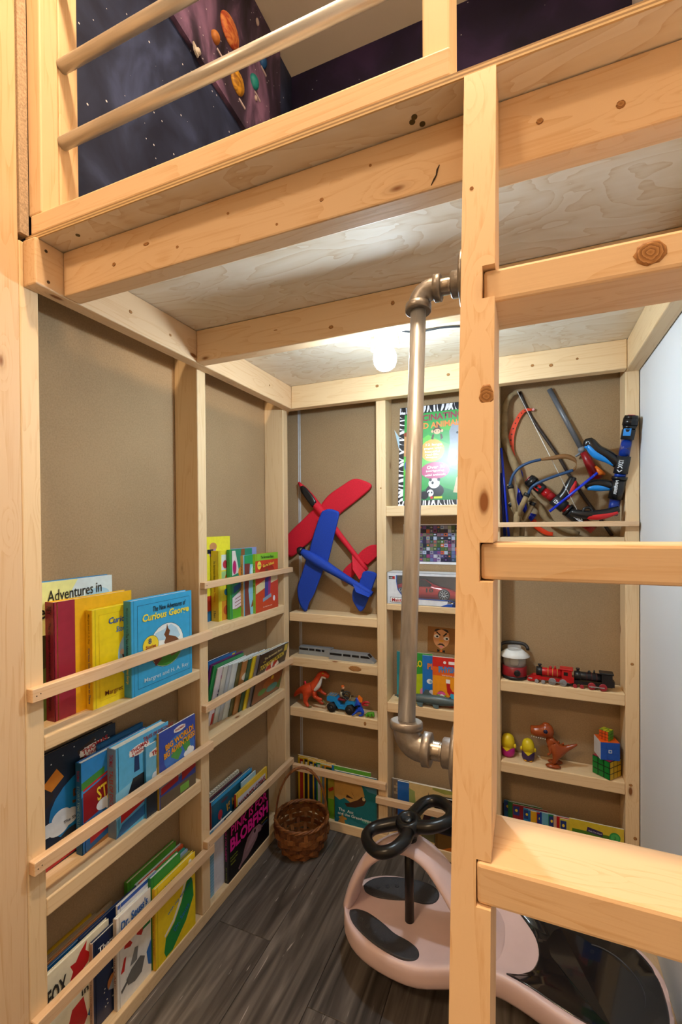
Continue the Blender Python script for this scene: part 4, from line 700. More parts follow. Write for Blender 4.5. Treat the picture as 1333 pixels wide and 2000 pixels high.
# silver train cars
def train_car(x0, x1, y0, y1, label, nose):
    z0 = .6805; h = .033; t = empty('train_car', (x0, y0, z0), label=label, cat='toy train', group='silver toy train cars'); l = x1-x0
    g = B(); body = P('9aa2aa', .32, .35)
    top = [(0, 0), (l, 0), (l-(.0 if not nose else .0), .006), (l-(.03 if nose else .002), h), (.003, h), (0, h-.003)]
    g.prism(top, 0, y1-y0); g.build('body', body, t)
    ws = [(.003, .052), (.058, .088), (.094, .122), (.128, .142 if not nose else .158)]
    for a, b in ws:
        a, b = a*l/.19*1.05, min(b*l/.19*1.05, l-(.018 if nose else .004)); g = B(); g.prism([(a, h-.0145), (b+(.008 if nose and b > .14 else 0), h-.0145), (b, h-.006), (a, h-.006)], -.0006, .0); g.build('window', P('14161a', .2), t)
    g = B(); g.prism([(l-.034, h-.004), (l-.028, h+.0002), (l-.016, h-.0125), (l-.02, h-.0145)] if nose else [(.004, h), (l-.006, h), (l-.006, h+.001), (.004, h+.001)], .006, y1-y0-.006); g.build('windscreen' if nose else 'roof_seam', P('14161a' if nose else '7f878f', .2), t)
train_car(.0205, .170, .046, .078, 'rear silver toy train car with dark windows', False)
train_car(.1712, .362, .020, .052, 'front silver toy train car with slanted nose', True)
# orange dinosaur toy: one continuous body
def skin_body(name, verts, edges, mat_, parent, sub=2, root=0):
    me = bpy.data.meshes.new(name); me.from_pydata([v[:3] for v in verts], edges, []); o = bpy.data.objects.new(name, me); COL.objects.link(o); o.parent = parent
    sk = o.modifiers.new('skin', 'SKIN'); sk.use_smooth_shade = True
    for i, v in enumerate(verts): r_ = v[3]; me.skin_vertices[0].data[i].radius = (r_, r_) if not isinstance(r_, tuple) else r_; me.skin_vertices[0].data[i].use_root = (i == root)
    md = o.modifiers.new('sub', 'SUBSURF'); md.levels = md.render_levels = sub; me.materials.append(mat_)
    return o
OR = P('c8421a', .4, var=.12, scale=90, bump=.2)
dn = empty('dinosaur_toy', (.07, .04, .4722), label='orange raptor toy with pale belly on the lower left shelf', cat='toy dinosaur')
v = [(.0, .0, 0.0670, 0.0269), (.03, 0, 0.0864, 0.0218), (.042, 0, 0.1134, 0.0147), (.050, 0, 0.1382, 0.0122), (.070, 0, 0.1404, 0.0147), (.092, 0, 0.1274, 0.0077),
     (-.03, 0, 0.0626, 0.0179), (-.06, .004, 0.0432, 0.0102), (-.075, .008, 0.0238, 0.0051),
     (-.005, -.018, 0.0486, 0.0154), (-.008, -.021, 0.0216, 0.0096), (.004, -.022, 0.0065, 0.0070), (.012, -.024, 0.0054, 0.0051),
     (.012, .016, 0.0486, 0.0141), (.030, .02, 0.0238, 0.0090), (.045, .02, 0.0108, 0.0070), (.058, .02, 0.0086, 0.0051),
     (.030, -.016, 0.0670, 0.0102), (.034, -.02, 0.0454, 0.0077), (.056, -.022, 0.0410, 0.0070), (.070, -.02, 0.0389, 0.0051), (.040, .016, 0.0648, 0.0090), (.056, .018, 0.0518, 0.0064), (.072, .016, 0.0475, 0.0051)]
e = [(0,1),(1,2),(2,3),(3,4),(4,5),(0,6),(6,7),(7,8),(0,9),(9,10),(10,11),(11,12),(0,13),(13,14),(14,15),(15,16),(1,17),(17,18),(18,19),(19,20),(1,21),(21,22),(22,23)]
skin_body('body', v, e, OR, dn)
g = B(); g.tube(smooth_path([(.080, -.007, .123), (.064, -.009, .126), (.056, -.010, .106), (.048, -.0145, .088), (.032, -.016, .071)], 4), [.004, .0042, .0044, .0046, .0048, .005, .0055, .006, .0066, .0072, .008, .0085, .0085, .008, .0075, .007, .006], 8); g.build('belly', P('d2cdc6', .5, bump=.3, scale=200), dn)
for y in (-.0115,): g = B(); g.ball((.070, y-.003, .145), (.0035, .0018, .003), 8); g.build('eye', P('b4c01e', .3), dn)
for p, q in (((.010, -.025, .003), (.020, -.027, .0025)), ((.012, -.021, .003), (.022, -.021, .0025)), ((.070, -.022, .036), (.088, -.024, .018)), ((.070, -.018, .036), (.090, -.017, .020)), ((.072, .016, .044), (.092, .016, .026)), ((.056, .02, .006), (.068, .018, .003)), ((.090, 0, .114), (.094, 0, .108))):
    g = B(); m_ = Vector(p).lerp(Vector(q), .5)+Vector((.002, 0, .002)); g.tube([p, m_, q], [.0032, .0026, .0006], 7); g.build('claw', P('6a5c30', .4), dn)
g = B(); g.tube([(-.016, 0, .078), (-.019, 0, .098)], .0042, 8); g.build('button', P('e01e3c', .3), dn)
# blue quad bike with a rider
qb = empty('toy_quad_bike', (.218, .035, .4722), label='bright blue toy quad bike with black wheels', cat='toy vehicle'); QB = P('1c8ad0', .35)
g = B(); g.prism([(-.058, .040), (-.058, .054), (-.05, .062), (-.02, .060), (-.016, .052), (-.002, .026), (.018, .026), (.024, .046), (.056, .052), (.064, .044), (.062, .032), (.052, .040), (.030, .034), (.022, .014), (-.008, .014), (-.026, .040), (-.04, .036)], -.017, .017); g.build('body', QB, qb)
for x, y in ((-.034, -.0225), (.044, -.0225), (-.034, .0225), (.044, .0225)):
    w_ = B(); w_.lathe([(.008, -.008), (.0165, -.008), (.0185, -.005), (.0185, .005), (.0165, .008), (.008, .008)], 18, Matrix.Translation((x, y, .0185)) @ Matrix.Rotation(R(90), 4, 'X')); w = w_.build('wheel', P('141416', .6), qb)
    g = B(); g.lathe([(.007, 0), (.007, .0022), (.002, .003)], 10, Matrix.Translation((x, y-.0078*(1 if y < 0 else -1), .0185)) @ Matrix.Rotation(R(90 if y < 0 else -90), 4, 'X')); g.build('hub', P('2a2c30', .4), w)
g = B()
for i in range(4): g.box(-.056+.011*i, -.051+.011*i, -.0165, .0165, .0612, .0632)
g.box(-.056, -.018, -.0168, -.013, .0614, .0636); g.box(-.056, -.018, .013, .0168, .0614, .0636); g.build('cargo_rack', P('8a8270', .5), qb)
g = B(); g.box(-.014, .022, -.010, .010, .044, .0515, .002); g.build('seat', P('7a1420', .4), qb)
g = B(); g.tube([(.044, -.018, .060), (.040, 0, .068), (.044, .018, .060)], .002, 6); g.box(.034, .060, -.015, .015, .0525, .0560); g.build('handlebar', P('8a7a5a', .5), qb)
rd_ = empty('toy_figure', (.225, .035, .520), label='small toy rider in a pale vest on the blue quad bike', cat='toy figure')
skin_body('body', [(0, 0, .006, .007), (-.004, 0, .022, .0075), (-.002, 0, .036, .004), (.001, 0, .046, .0065), (.010, -.010, .030, .0035), (.026, -.012, .026, .003), (.010, .010, .030, .0035), (.026, .012, .026, .003), (.014, -.008, .008, .004), (.020, -.012, -.002, .0035), (.014, .008, .008, .004), (.020, .012, -.002, .0035)],
          [(0,1),(1,2),(2,3),(1,4),(4,5),(1,6),(6,7),(0,8),(8,9),(0,10),(10,11)], P('34322c', .6), rd_, 2)
g = B(); g.ball((.0, 0, .0475), (.0074, .0072, .0085), 10); g.build('head', P('d8a078', .5), rd_)
g = B(); g.ball((-.0012, 0, .0515), (.0074, .0075, .0065), 10); g.build('hair', P('c8601c', .6), rd_)
g = B(); g.tube([(-.004, 0, .012), (-.0045, 0, .022), (-.0035, 0, .030)], [.0085, .0092, .0075], 10); g.build('vest', P('b8b096', .7), rd_)
# blue dragon toy and green lizard beside the quad bike
dr = empty('dragon_toy', (.306, .012, .4722), label='small blue dragon toy with orange wing beside the quad bike', cat='toy dragon')
skin_body('body', [(.0, 0, .030, .0095), (-.006, 0, .052, .008), (-.012, 0, .068, .007), (-.020, 0, .066, .004), (.012, 0, .018, .007), (.008, 0, .006, .005), (-.006, -.002, .002, .003), (-.012, -.008, .020, .0045), (-.022, -.012, .010, .004), (-.030, -.014, .005, .003), (-.012, .010, .024, .0045), (-.024, .012, .016, .003), (-.022, -.006, .04, .003)],
          [(0,1),(1,2),(2,3),(0,4),(4,5),(5,6),(0,7),(7,8),(8,9),(0,10),(10,11),(1,12)], P('1446c0', .4, bump=.3, scale=200), dr)
g = B(); g.prism([(-.010, .070), (-.004, .084), (.012, .072), (.010, .058), (.0, .056)], -.004, .0); g.build('crest', P('e8761c', .4), dr)
g = B(); g.tube(smooth_path([(.010, 0, .050), (.022, -.002, .060), (.036, -.002, .060), (.040, -.002, .056)], 3), [.0045, .005, .005, .005, .005, .004, .004, .003, .002, .002], 8); g.tube(smooth_path([(.010, 0, .048), (.024, -.002, .048), (.036, -.002, .050)], 3), [.0045, .004, .004, .004, .004, .003, .0015], 8); g.build('claw', P('b01e2a', .4), dr)
lz = empty('lizard_toy', (.344, .018, .4722), label='tiny bright green lizard toy at the end of the shelf', cat='toy lizard')
skin_body('body', [(0, 0, .014, .010), (.014, -.002, .018, .007), (-.012, 0, .010, .006), (.006, -.012, .006, .004), (.018, -.008, .006, .004), (-.010, -.010, .004, .003), (-.020, 0, .004, .002)], [(0,1),(0,2),(0,3),(1,4),(2,5),(2,6)], P('4f9a1c', .5, bump=.4, scale=300), lz)

# photo collage on the board
col_ = empty('photo_collage', (.4640, YB-.0012, 1.0690), label='white bordered collage of many tiny photos on the back board', cat='picture')
g = B(); g.box(0, .262, 0, .001, 0, .154); g.build('paper', P('e8e8ec', .5), col_)
random.seed(11); pal = ['2a2a4a', '4a4a7a', '6a7a5a', '3a5a34', '8a8aa0', '1a1a24', '5a6a9a', 'b0b4c4', '7a5a6a', '3a3a3a', '2a4a5a', '9aa08a', '6a4a8a', '14203a', '4a6a3a', 'c0623a', '8a3a6a', 'a8b8d0']
shp = [('r', .03, .06, .97, .97, '26263a')]
nx, nz = 18, 10
for i in range(nx):
    for j in range(nz):
        x0, z0 = .035+.93*i/nx, .07+.89*j/nz; shp.append(('r', x0, z0, x0+.93/nx*.96, z0+.89/nz*.95, random.choice(pal)))
        if random.random() < .7: shp.append(('e', x0+.022, z0+.045, .011+.01*random.random(), .02, random.choice(pal)))
g = B()
for i, s in enumerate(shp):
    g.mat(P(s[-1], .4)); yy = -.0002 if i == 0 else -.0004 if s[0] == 'r' else -.0006
    pts = [(s[1], s[2]), (s[3], s[2]), (s[3], s[4]), (s[1], s[4])] if s[0] == 'r' else ell(*s[1:5], 8)
    g.ngon([(a*.262, yy, b*.154) for a, b in pts])
pp = g.build('printed_photos', None, col_, norm=False); pp['kind'] = 'stuff'
# child's paper face taped to the board
fc = empty('paper_face', (.5560, YB-.0012, .7335), (0, R(1.5), 0), 'brown paper square with a cut-out angry moustached face', 'picture')
W, H = .104, .097; g = B(); g.box(0, W, 0, .0008, 0, H); g.build('paper', P('8a5a26', .7), fc)
g = B()
def lay(pts, c, lvl): g.mat(P(c, .6)); g.ngon([(a*W, -.0003-.00015*lvl, b*H) for a, b in pts])
for c in ((.38, .85, .13, .09), (.62, .85, .13, .09), (.5, .83, .2, .08)): lay(ell(*c), '33241a', 1)
lay([(.5, .90), (.24, .80), (.2, .55), (.3, .3), (.5, .12), (.7, .3), (.8, .55), (.76, .80)], 'c98a58', 2); lay(ell(.5, .55, .29, .36), 'cf8f5c', 3)
for x, z in ((.33, .64), (.68, .58)): lay(ell(x, z, .10, .07), 'e4e0d8', 4); lay(ell(x+.02, z-.005, .045, .038), '141210', 5)
lay([(.3, .80), (.34, .83), (.48, .70), (.45, .67)], '1c1410', 5); lay([(.72, .78), (.67, .81), (.55, .67), (.6, .65)], '1c1410', 5)
lay([(.42, .5), (.42, .44), (.58, .43), (.58, .51)], 'd8962a', 4); lay([(.34, .28), (.44, .37), (.56, .37), (.66, .26), (.5, .31)], '33241a', 4); lay(ell(.5, .24, .06, .03), 'd8708a', 4)
lay([(.36, .14), (.5, .09), (.64, .12), (.64, .02), (.5, .06), (.36, .03)], '141210', 4); lay(ell(.5, .075, .05, .04), 'd8681c', 5)
prop(g.build('face_cutout', None, fc, norm=False), 'angry cut-out face')
# boxed model car
bx_ = empty('boxed_car', (.4215, .003, .9232), label='red model sports car in a white window box', cat='toy car')
L_, D_, H_ = .36, .080, .1185
wh = P('dfe3ea', .35); bl = P('1f54b4', .35)
g = B(); g.box(0, L_, D_-.001, D_, 0, H_); g.box(0, L_, 0, D_, 0, .001); g.box(0, L_, 0, D_, H_-.001, H_); g.box(0, .001, 0, D_, 0, H_); g.box(L_-.001, L_, 0, D_, 0, H_)
g.prism([(0, 0), (L_, 0), (L_, .012), (.26, .012), (.24, .022), (.075, .024), (.058, .034), (.042, .055), (.036, .09), (.036, H_), (0, H_)], 0, .0012); g.prism([(.036, H_), (.036, H_-.010), (L_, H_-.010), (L_, H_)], 0, .0012); g.build('carton', wh, bx_)
g = B(); g.tube([(.036, -.0006, H_-.010), (.0362, -.0006, .085), (.042, -.0006, .055), (.058, -.0006, .034), (.075, -.0006, .024), (.24, -.0006, .022), (.26, -.0006, .012), (L_-.004, -.0006, .012)], .0012, 6); g.build('blue_edge', bl, bx_)
g = B(); g.box(.002, L_-.002, .062, .0785, .002, H_-.002); g.build('backdrop', P('8f9094', .6), bx_)
cx_ = lambda x: .052+(x-.085)*.905
cz_ = lambda z: -.004+z*1.22
def car_sec(x, hw, zb, zt, ht): x, zb, zt, ht = cx_(x), cz_(zb), cz_(zt), cz_(ht); return [Vector((x, .032-hw, zb)), Vector((x, .032-hw*1.03, (zb+zt)/2)), Vector((x, .032-hw*.9, zt)), Vector((x, .032-hw*.62, ht)), Vector((x, .032+hw*.62, ht)), Vector((x, .032+hw*.9, zt)), Vector((x, .032+hw*1.03, (zb+zt)/2)), Vector((x, .032+hw, zb))]
secs = [(.048, .020, .030, .052, .054), (.060, .023, .026, .056, .060), (.085, .0245, .024, .060, .066), (.115, .025, .023, .060, .074), (.150, .025, .023, .058, .081), (.185, .025, .023, .056, .079), (.215, .025, .023, .055, .066), (.245, .025, .023, .056, .059), (.275, .024, .023, .054, .055), (.305, .022, .024, .046, .047), (.325, .018, .027, .036, .037)]
car = B(); car.rings([car_sec(*s) for s in secs], True, False, True); cb = car.build('car_body', P('a01422', .2, .1, coat=.6), bx_)
g = B(); g.prism([(cx_(a), cz_(b)) for a, b in [(.10, .061), (.13, .075), (.155, .0805), (.185, .0790), (.212, .066), (.205, .0605), (.15, .060)]], .0075, .0125); g.build('side_glass', P('17181c', .12), cb)
g = B(); g.prism([(cx_(a), cz_(b)) for a, b in [(.045, .072), (.062, .074), (.064, .071), (.047, .069)]], .012, .052); g.build('rear_wing', P('1c1c20', .3), cb)
g = B(); g.box(cx_(.052), cx_(.32), .0085, .055, .0195, .0275); g.build('skirt', P('15151a', .4), cb)
for x in (.052, .212):
    zw = .0415; g = B(); Mw = Matrix.Translation((x, .0065, zw)) @ Matrix.Rotation(R(90), 4, 'X'); g.lathe([(.0145, -.008), (.0205, -.008), (.0215, 0), (.0205, .003), (.0170, .0035)], 22, Mw); w = g.build('wheel', P('141416', .6), bx_)
    g = B()
    for k in range(10): a = 2*math.pi*k/10; g.tube([(x+.003*math.cos(a), .0026, zw+.003*math.sin(a)), (x+.0155*math.cos(a), .0024, zw+.0155*math.sin(a))], .0013, 5)
    g.lathe([(.0160, .0030), (.0168, .0040), (.0174, .0030)], 22, Mw); g.build('rim', P('c4c6ca', .35, .4), w)
put_texts(bx_, 1, 1, [('10', .160, .056, .026, .015, '141014', 0, .03)], .0045)
g = B(); g.box(.036, L_-.002, .0012, .0016, .012, H_-.010)
pl_, nt_, b_ = base_mat('clear_box_window', .06, 0, .5); b_.inputs['Base Color'].default_value = (.92, .94, .96, 1); b_.inputs['Alpha'].default_value = .05
g.build('window_film', pl_, bx_)
g = B(); g.box(.007, .030, -.0008, 0, .094, .1045); g.build('logo_panel', P('2a2a30', .4), bx_)
g = B(); g.box(.0225, .030, -.0012, 0, .094, .1045); g.build('logo_panel', P('b8202a', .4), bx_)
g = B(); g.box(.012, .075, -.0008, 0, .006, .026); g.build('logo_panel', P('4a525c', .4), bx_); g = B(); g.box(.0135, .0735, -.0011, 0, .0075, .0245); g.build('logo_panel', P('eef0f2', .4), bx_)
put_texts(bx_, 1, 1, [('1:18', .015, .099, .012, .006, 'f0f0f0', 0, .02), ('Maisto', .042, .0155, .046, .0125, 'b8202a', 0, .02)], -.0016)
g = B(); g.prism([(.20, .0), (.225, .010), (.27, .013), (.30, .006), (.30, 0)], -.0008, 0); g.build('logo_panel', bl, bx_)
put_texts(bx_, 1, 1, [('SPECIAL', .262, .0175, .075, .010, '1c1c24', 0, .03, .2), ('EDITION', .272, .007, .06, .009, '1c1c24', 0, .03, .2)], -.0014)
# shark toy
sh = empty('shark_toy', (.58, .018, .5496), label='dark grey rubber shark lying on the middle bay shelf', cat='toy shark'); SG = P('4a5a5c', .35)
g = B(); xs = [(-.135, .003, .003), (-.115, .006, .006), (-.085, .010, .011), (-.05, .015, .017), (0, .018, .021), (.04, .018, .021), (.08, .013, .015), (.11, .008, .009), (.135, .004, .005)]
g.rings([[Vector((x, a*math.cos(t), .023+b*math.sin(t)*(1 if math.sin(t) > 0 else .75))) for t in [2*math.pi*k/12 for k in range(12)]] for x, a, b in xs]); g.build('body', SG, sh)
for pts, yy in (([(-.03, .040), (-.018, .060), (-.006, .060), (-.004, .050), (.008, .042)], 0), ([(.125, .026), (.150, .052), (.152, .050), (.140, .024), (.150, .006), (.146, .006)], 0), ([(.06, .036), (.074, .046), (.076, .036)], 0)): g = B(); g.prism(pts, yy-.002, yy+.002); g.build('fin', SG, sh)
for x, y in ((-.036, -.016), (.022, -.014), (-.036, .016)): g = B(); g.prism([(x-.012, .014), (x+.012, .014), (x+.010, .001), (x+.002, -.0002), (x-.006, .003)], y-.0025, y+.0025); g.build('fin', P('5f7478', .35), sh)

# ---------------------------------------------------------------- right bay: lantern, engines, figures, cubes
ln = empty('camping_lantern', (.870, .046, .6838), label='red and clear camping lantern with white shade', cat='lantern')
g = B(); g.lathe([(.038, 0), (.041, .003), (.041, .012)], 28); g.build('foot', P('17171a', .5), ln)
g = B(); g.lathe([(.041, .012), (.0415, .016), (.0405, .042), (.038, .044)], 28); g.build('base', P('8a1420', .35), ln)
cl, nt_, b_ = base_mat('clear_lantern_shell', .08, 0, .5); b_.inputs['Base Color'].default_value = (.9, .92, .92, 1); b_.inputs['Alpha'].default_value = .25
g = B(); g.lathe([(.037, .044), (.0375, .072), (.034, .078), (.0335, .078), (.037, .071), (.0365, .045)], 28); g.build('clear_shell', cl, ln)
g = B(); g.lathe([(.012, .044), (.0145, .055), (.013, .064), (.006, .070)], 16); g.build('inner_bulb', P('d8d0b0', .5), ln)
g = B(); g.lathe([(.050, .077), (.051, .079), (.034, .093), (.028, .0975), (.022, .0975)], 32); g.build('shade', P('dfe2e2', .3), ln)
g = B(); g.lathe([(.0215, .0975), (.023, .108), (.021, .110), (.018, .109)], 24); g.build('cap', cl, ln)
g = B(); g.tube(smooth_path([(-.046, .010, .082), (-.046, .018, .105), (-.030, .022, .114), (0, .024, .116), (.030, .022, .114), (.042, .018, .104), (.043, .012, .098)], 5), .0058, 10); g.build('handle', P('232020', .5), ln)
g = B(); g.lathe([(.0105, 0), (.0105, .005), (.008, .006)], 18, Matrix.Translation((.010, -.0395, .027)) @ Matrix.Rotation(R(90), 4, 'X')); g.build('dial', P('141418', .4), ln)
text('Coleman', ln, Matrix.Translation((.004, -.0392, .0490)), .026, .0045, P('3a3a3c', .4))
def engine(loc, yaw, label, c, c2, wheelc, cabc, rodc):
    t = empty('toy_engine', loc, (0, 0, R(yaw)), label, 'toy train', 'toy steam engines'); m = P(c, .35); d = P(c2, .4)
    g = B(); g.lathe([(.0115, 0), (.0135, .003), (.0135, .085)], 18, Matrix.Translation((.018, 0, .037)) @ Matrix.Rotation(R(90), 4, 'Y')); g.build('boiler', m, t)
    g = B(); g.lathe([(.0105, 0), (.0145, .001), (.0145, .018), (.0138, .019)], 18, Matrix.Translation((.016, 0, .037)) @ Matrix.Rotation(R(90), 4, 'Y')); g.build('smokebox', d, t)
    for x in (.052, .066, .080):
        g = B(); g.lathe([(.0137, 0), (.0142, .0008), (.0137, .0016)], 18, Matrix.Translation((x, 0, .037)) @ Matrix.Rotation(R(90), 4, 'Y')); g.build('boiler_band', P(cabc, .4), t)
    g = B(); g.box(.094, .124, -.0155, .0155, .014, .052); g.box(.088, .128, -.0175, .0175, .052, .058, .002); g.box(.118, .130, -.014, .014, .014, .032); g.build('cab', m, t)
    g = B(); g.box(.100, .112, -.0162, -.0156, .036, .047); g.build('cab_window', P('17171a', .3), t)
    g = B(); g.box(.006, .124, -.014, .014, .012, .021); g.prism([(-.010, .003), (-.012, .010), (.006, .024), (.03, .024), (.03, .012), (.006, .004)], -.013, .013); g.build('frame', m, t)
    g = B(); g.lathe([(.0055, .046), (.0042, .050), (.0042, .056), (.006, .0585), (.006, .061)], 12, Matrix.Translation((.027, 0, 0))); g.build('chimney', d, t)
    g = B(); g.lathe([(.0048, .048), (.0048, .053), (.0025, .057)], 10, Matrix.Translation((.060, 0, 0))); g.lathe([(.003, .048), (.003, .055), (.0015, .060)], 10, Matrix.Translation((.074, 0, 0))); g.build('dome', m, t)
    for x, r_ in ((.018, .0062), (.038, .0062), (.066, .0115), (.098, .0115)):
        for y in (-.0165, .0165):
            Mw = Matrix.Translation((x, y, r_)) @ Matrix.Rotation(R(90), 4, 'X'); g = B(); g.lathe([(r_*.82, -.002), (r_, -.002), (r_, .002), (r_*.82, .002)], 18, Mw)
            if y < 0:
                for k in range(4): a = math.pi*k/4; g.tube([(x-r_*.85*math.cos(a), y-.0006, r_-r_*.85*math.sin(a)), (x+r_*.85*math.cos(a), y-.0006, r_+r_*.85*math.sin(a))], .0008, 5)
            w = g.build('wheel', P(wheelc, .4), t)
    g = B(); g.box(.058, .102, -.0205, -.0190, .0095, .0125); g.lathe([(.0025, 0), (.0025, .003)], 8, Matrix.Translation((.066, -.019, .011)) @ Matrix.Rotation(R(90), 4, 'X')); g.build('side_rod', P(rodc, .3, .5), t)
    g = B(); g.box(-.008, .004, -.016, -.012, .0115, .014); g.box(-.008, .004, .012, .016, .0115, .014); g.build('buffer', P('c8ccd0', .3, .4), t)
    return t
engine((.924, .030, .6838), -4, 'bright red toy steam engine with black smokebox', 'b8141a', '17171a', '8a8c90', 'c8a84a', 'a8a8aa')
engine((1.0385, .024, .6838), -3, 'black toy steam engine with red spoked wheels', '18181b', '141416', 'a02a34', '5a1c1e', 'c0c2c6')
# two capsule-shaped toy figures (plain)
def peg(loc, yaw, label, skin_c, suit_c, feet):
    t = empty('peg_figure', loc, (0, 0, R(yaw)), label, 'toy figure', 'yellow capsule toy figures')
    g = B(); g.lathe([(.020, .004), (.0225, .012), (.0225, .034)], 20); g.build('suit', P(suit_c, .4), t)
    g = B(); g.lathe([(.0222, .034), (.0222, .052), (.020, .064), (.0155, .072), (.008, .0765), (.002, .078)], 20); g.build('head', P(skin_c, .4), t)
    g = B(); g.prism([(-.014, .036), (0, .024), (.014, .036)], -.0236, -.0215); g.build('collar', P(skin_c, .4), t)
    for s in (-1, 1): g = B(); g.ball((.0235*s, -.002, .040), (.005, .006, .008), 10); g.build('ear', P(skin_c, .4), t)
    if feet:
        for s in (-1, 1): g = B(); g.ball((.008*s, -.010, .004), (.008, .011, .004), 10); g.build('foot', P('d89a1e', .4), t)
    return t
peg((.848, .048, .4035), -10, 'yellow capsule figure with magenta suit beside the ladder post', 'e0c41c', 'b0187a', False)
peg((.9135, .042, .4035), 0, 'smaller yellow capsule figure with dark violet suit', 'dcc61c', '3a2450', True).scale = (.92, .92, .95)
# brown cartoon-headed dinosaur
d2 = empty('dinosaur_toy', (.995, .034, .4035), label='glossy brown big-headed dinosaur toy on the right shelf', cat='toy dinosaur'); BD = P('98451c', .22, var=.05)
skin_body('body', [(.0, 0, .062, .016), (-.010, 0, .080, .012), (-.020, 0, .096, .014), (.014, 0, .050, .016), (.034, 0, .062, .011), (.054, 0, .074, .0075), (.070, 0, .084, .003), (.004, -.015, .036, .011), (.0, -.017, .020, .007), (-.006, -.017, .012, .007), (.010, .014, .034, .010), (.008, .016, .018, .006), (.002, .016, .010, .007), (-.014, -.014, .062, .0055), (-.012, -.018, .048, .0045), (-.022, -.019, .040, .004), (-.014, .014, .062, .005), (-.018, .018, .05, .004)],
          [(0,1),(1,2),(0,3),(3,4),(4,5),(5,6),(3,7),(7,8),(8,9),(3,10),(10,11),(11,12),(1,13),(13,14),(14,15),(1,16),(16,17)], BD, d2)
g = B(); g.rings([[Vector((x, a*math.cos(t), zc+b*math.sin(t))) for t in [2*math.pi*k/14 for k in range(14)]] for x, a, b, zc in ((-.074, .008, .010, .112), (-.071, .016, .015, .110), (-.060, .019, .017, .108), (-.045, .020, .019, .110), (-.032, .022, .024, .114), (-.018, .022, .025, .116), (-.006, .016, .018, .113), (-.001, .006, .008, .112))]); g.build('head', BD, d2)
g = B(); g.ball((-.026, -.0005, .132), (.012, .013, .010), 12); g.build('brow', BD, d2)
g = B(); g.ball((-.027, -.0205, .118), (.0075, .0035, .0068), 12); g.build('eye', P('14183c', .15), d2)
g = B()
for k in range(7): g.ball((-.070+.007*k, -.017-.0012*math.sin(k), .0945-.0006*k), (.002, .002, .0024), 6)
prop(g.build('teeth', P('d8d0c4', .3), d2), kind='stuff')
for k in range(4): g = B(); g.lathe([(.005, 0), (.001, .007)], 8, Matrix.Translation((.000+.013*k, 0, .079-.003*abs(k-1))) @ Matrix.Rotation(R(15*k-10), 4, 'Y')); g.build('back_spike', BD, d2)
for y, x in ((-.017, -.004), (.016, .004)): g = B(); g.ball((x, y, .006), (.024, .0125, .0065), 14); g.build('foot', BD, d2)
# puzzle cubes, stacked
def cube(loc, s, yaw, label, faces, body, gap, stickerless=False):
    t = empty('puzzle_cube', loc, (0, 0, R(yaw)), label, 'puzzle cube', 'stacked puzzle cubes'); h = s/2
    g = B(); g.box(-h, h, -h, h, 0, s, .0012); g.build('core', P(body, .35), t)
    c = s/3; k = c/2*gap
    for fi, colr in enumerate(faces):        # front(-y), left(-x), right(+x), top
        for i in range(3):
            for j in range(3):
                a, b = -h+c*(i+.5), c*(j+.5); e = .0007; g = B()
                if fi == 0: g.box(a-k, a+k, -h-e, -h+.0003, b-k, b+k)
                elif fi == 1: g.box(-h-e, -h+.0003, a-k, a+k, b-k, b+k)
                elif fi == 2: g.box(h-.0003, h+e, a-k, a+k, b-k, b+k)
                else: g.box(a-k, a+k, b-h-k, b-h+k, s-.0003, s+e)
                g.build('tile', P(colr if isinstance(colr, str) else colr[(i+2*j) % len(colr)], .3), t)
    return t
cube((1.1495, .038, .4035), .0585, 50, 'large black-edged cube with green and yellow sides at the bottom', ['c8a81e', '0f7a2c', 'c8a81e', 'a8182a'], '101012', .84)
cq = cube((1.150, .038, .4630), .0560, 12, 'blue and orange cube with white side in the middle of the stack', ['1450b4', 'd8dade', '1450b4', 'e8621c'], '1648a0', .985)
g = B(); g.box(-.005, .005, -.0293, -.0286, .023, .033); g.build('logo_mark', P('d8dce6', .4), cq); g = B(); g.box(-.003, .003, -.0296, -.0292, .025, .031); g.build('logo_mark', P('3a78c8', .4), cq)
cube((1.1480, .036, .5200), .0300, 55, 'small cube with lime and orange sides on top of the stack', ['4fa02a', 'd8561c', '4fa02a', ['c8cc28', '8aa828', 'd0d030']], '101012', .84)
# ---------------------------------------------------------------- outdoor toys standing behind the rail of the upper right shelf
BLK = P('141518', .25); BLK2 = P('1d1f23', .4)
def along(p0, p1, f): return Vector(p0).lerp(Vector(p1), f)
def seg(g, p0, p1, f0, f1, r0, r1=None, n=18): g.tube([along(p0, p1, f0), along(p0, p1, f1)], [r0, r1 or r0], n)
def clear(name, c, a=.55):
    m, nt, b = base_mat(name, .12, 0, .5); b.inputs['Base Color'].default_value = (*srgb(c), 1); b.inputs['Alpha'].default_value = a
    tc = nd(nt, 'ShaderNodeTexCoord'); n = nd(nt, 'ShaderNodeTexNoise'); n.inputs['Scale'].default_value = 30; nt.links.new(tc.outputs['Object'], n.inputs[0])
    r = ramp(nt, [(.3, tuple(x*.9 for x in srgb(c))), (.7, c)]); nt.links.new(n.outputs['Fac'], r.inputs[0]); nt.links.new(r.outputs[0], b.inputs['Base Color']); return m
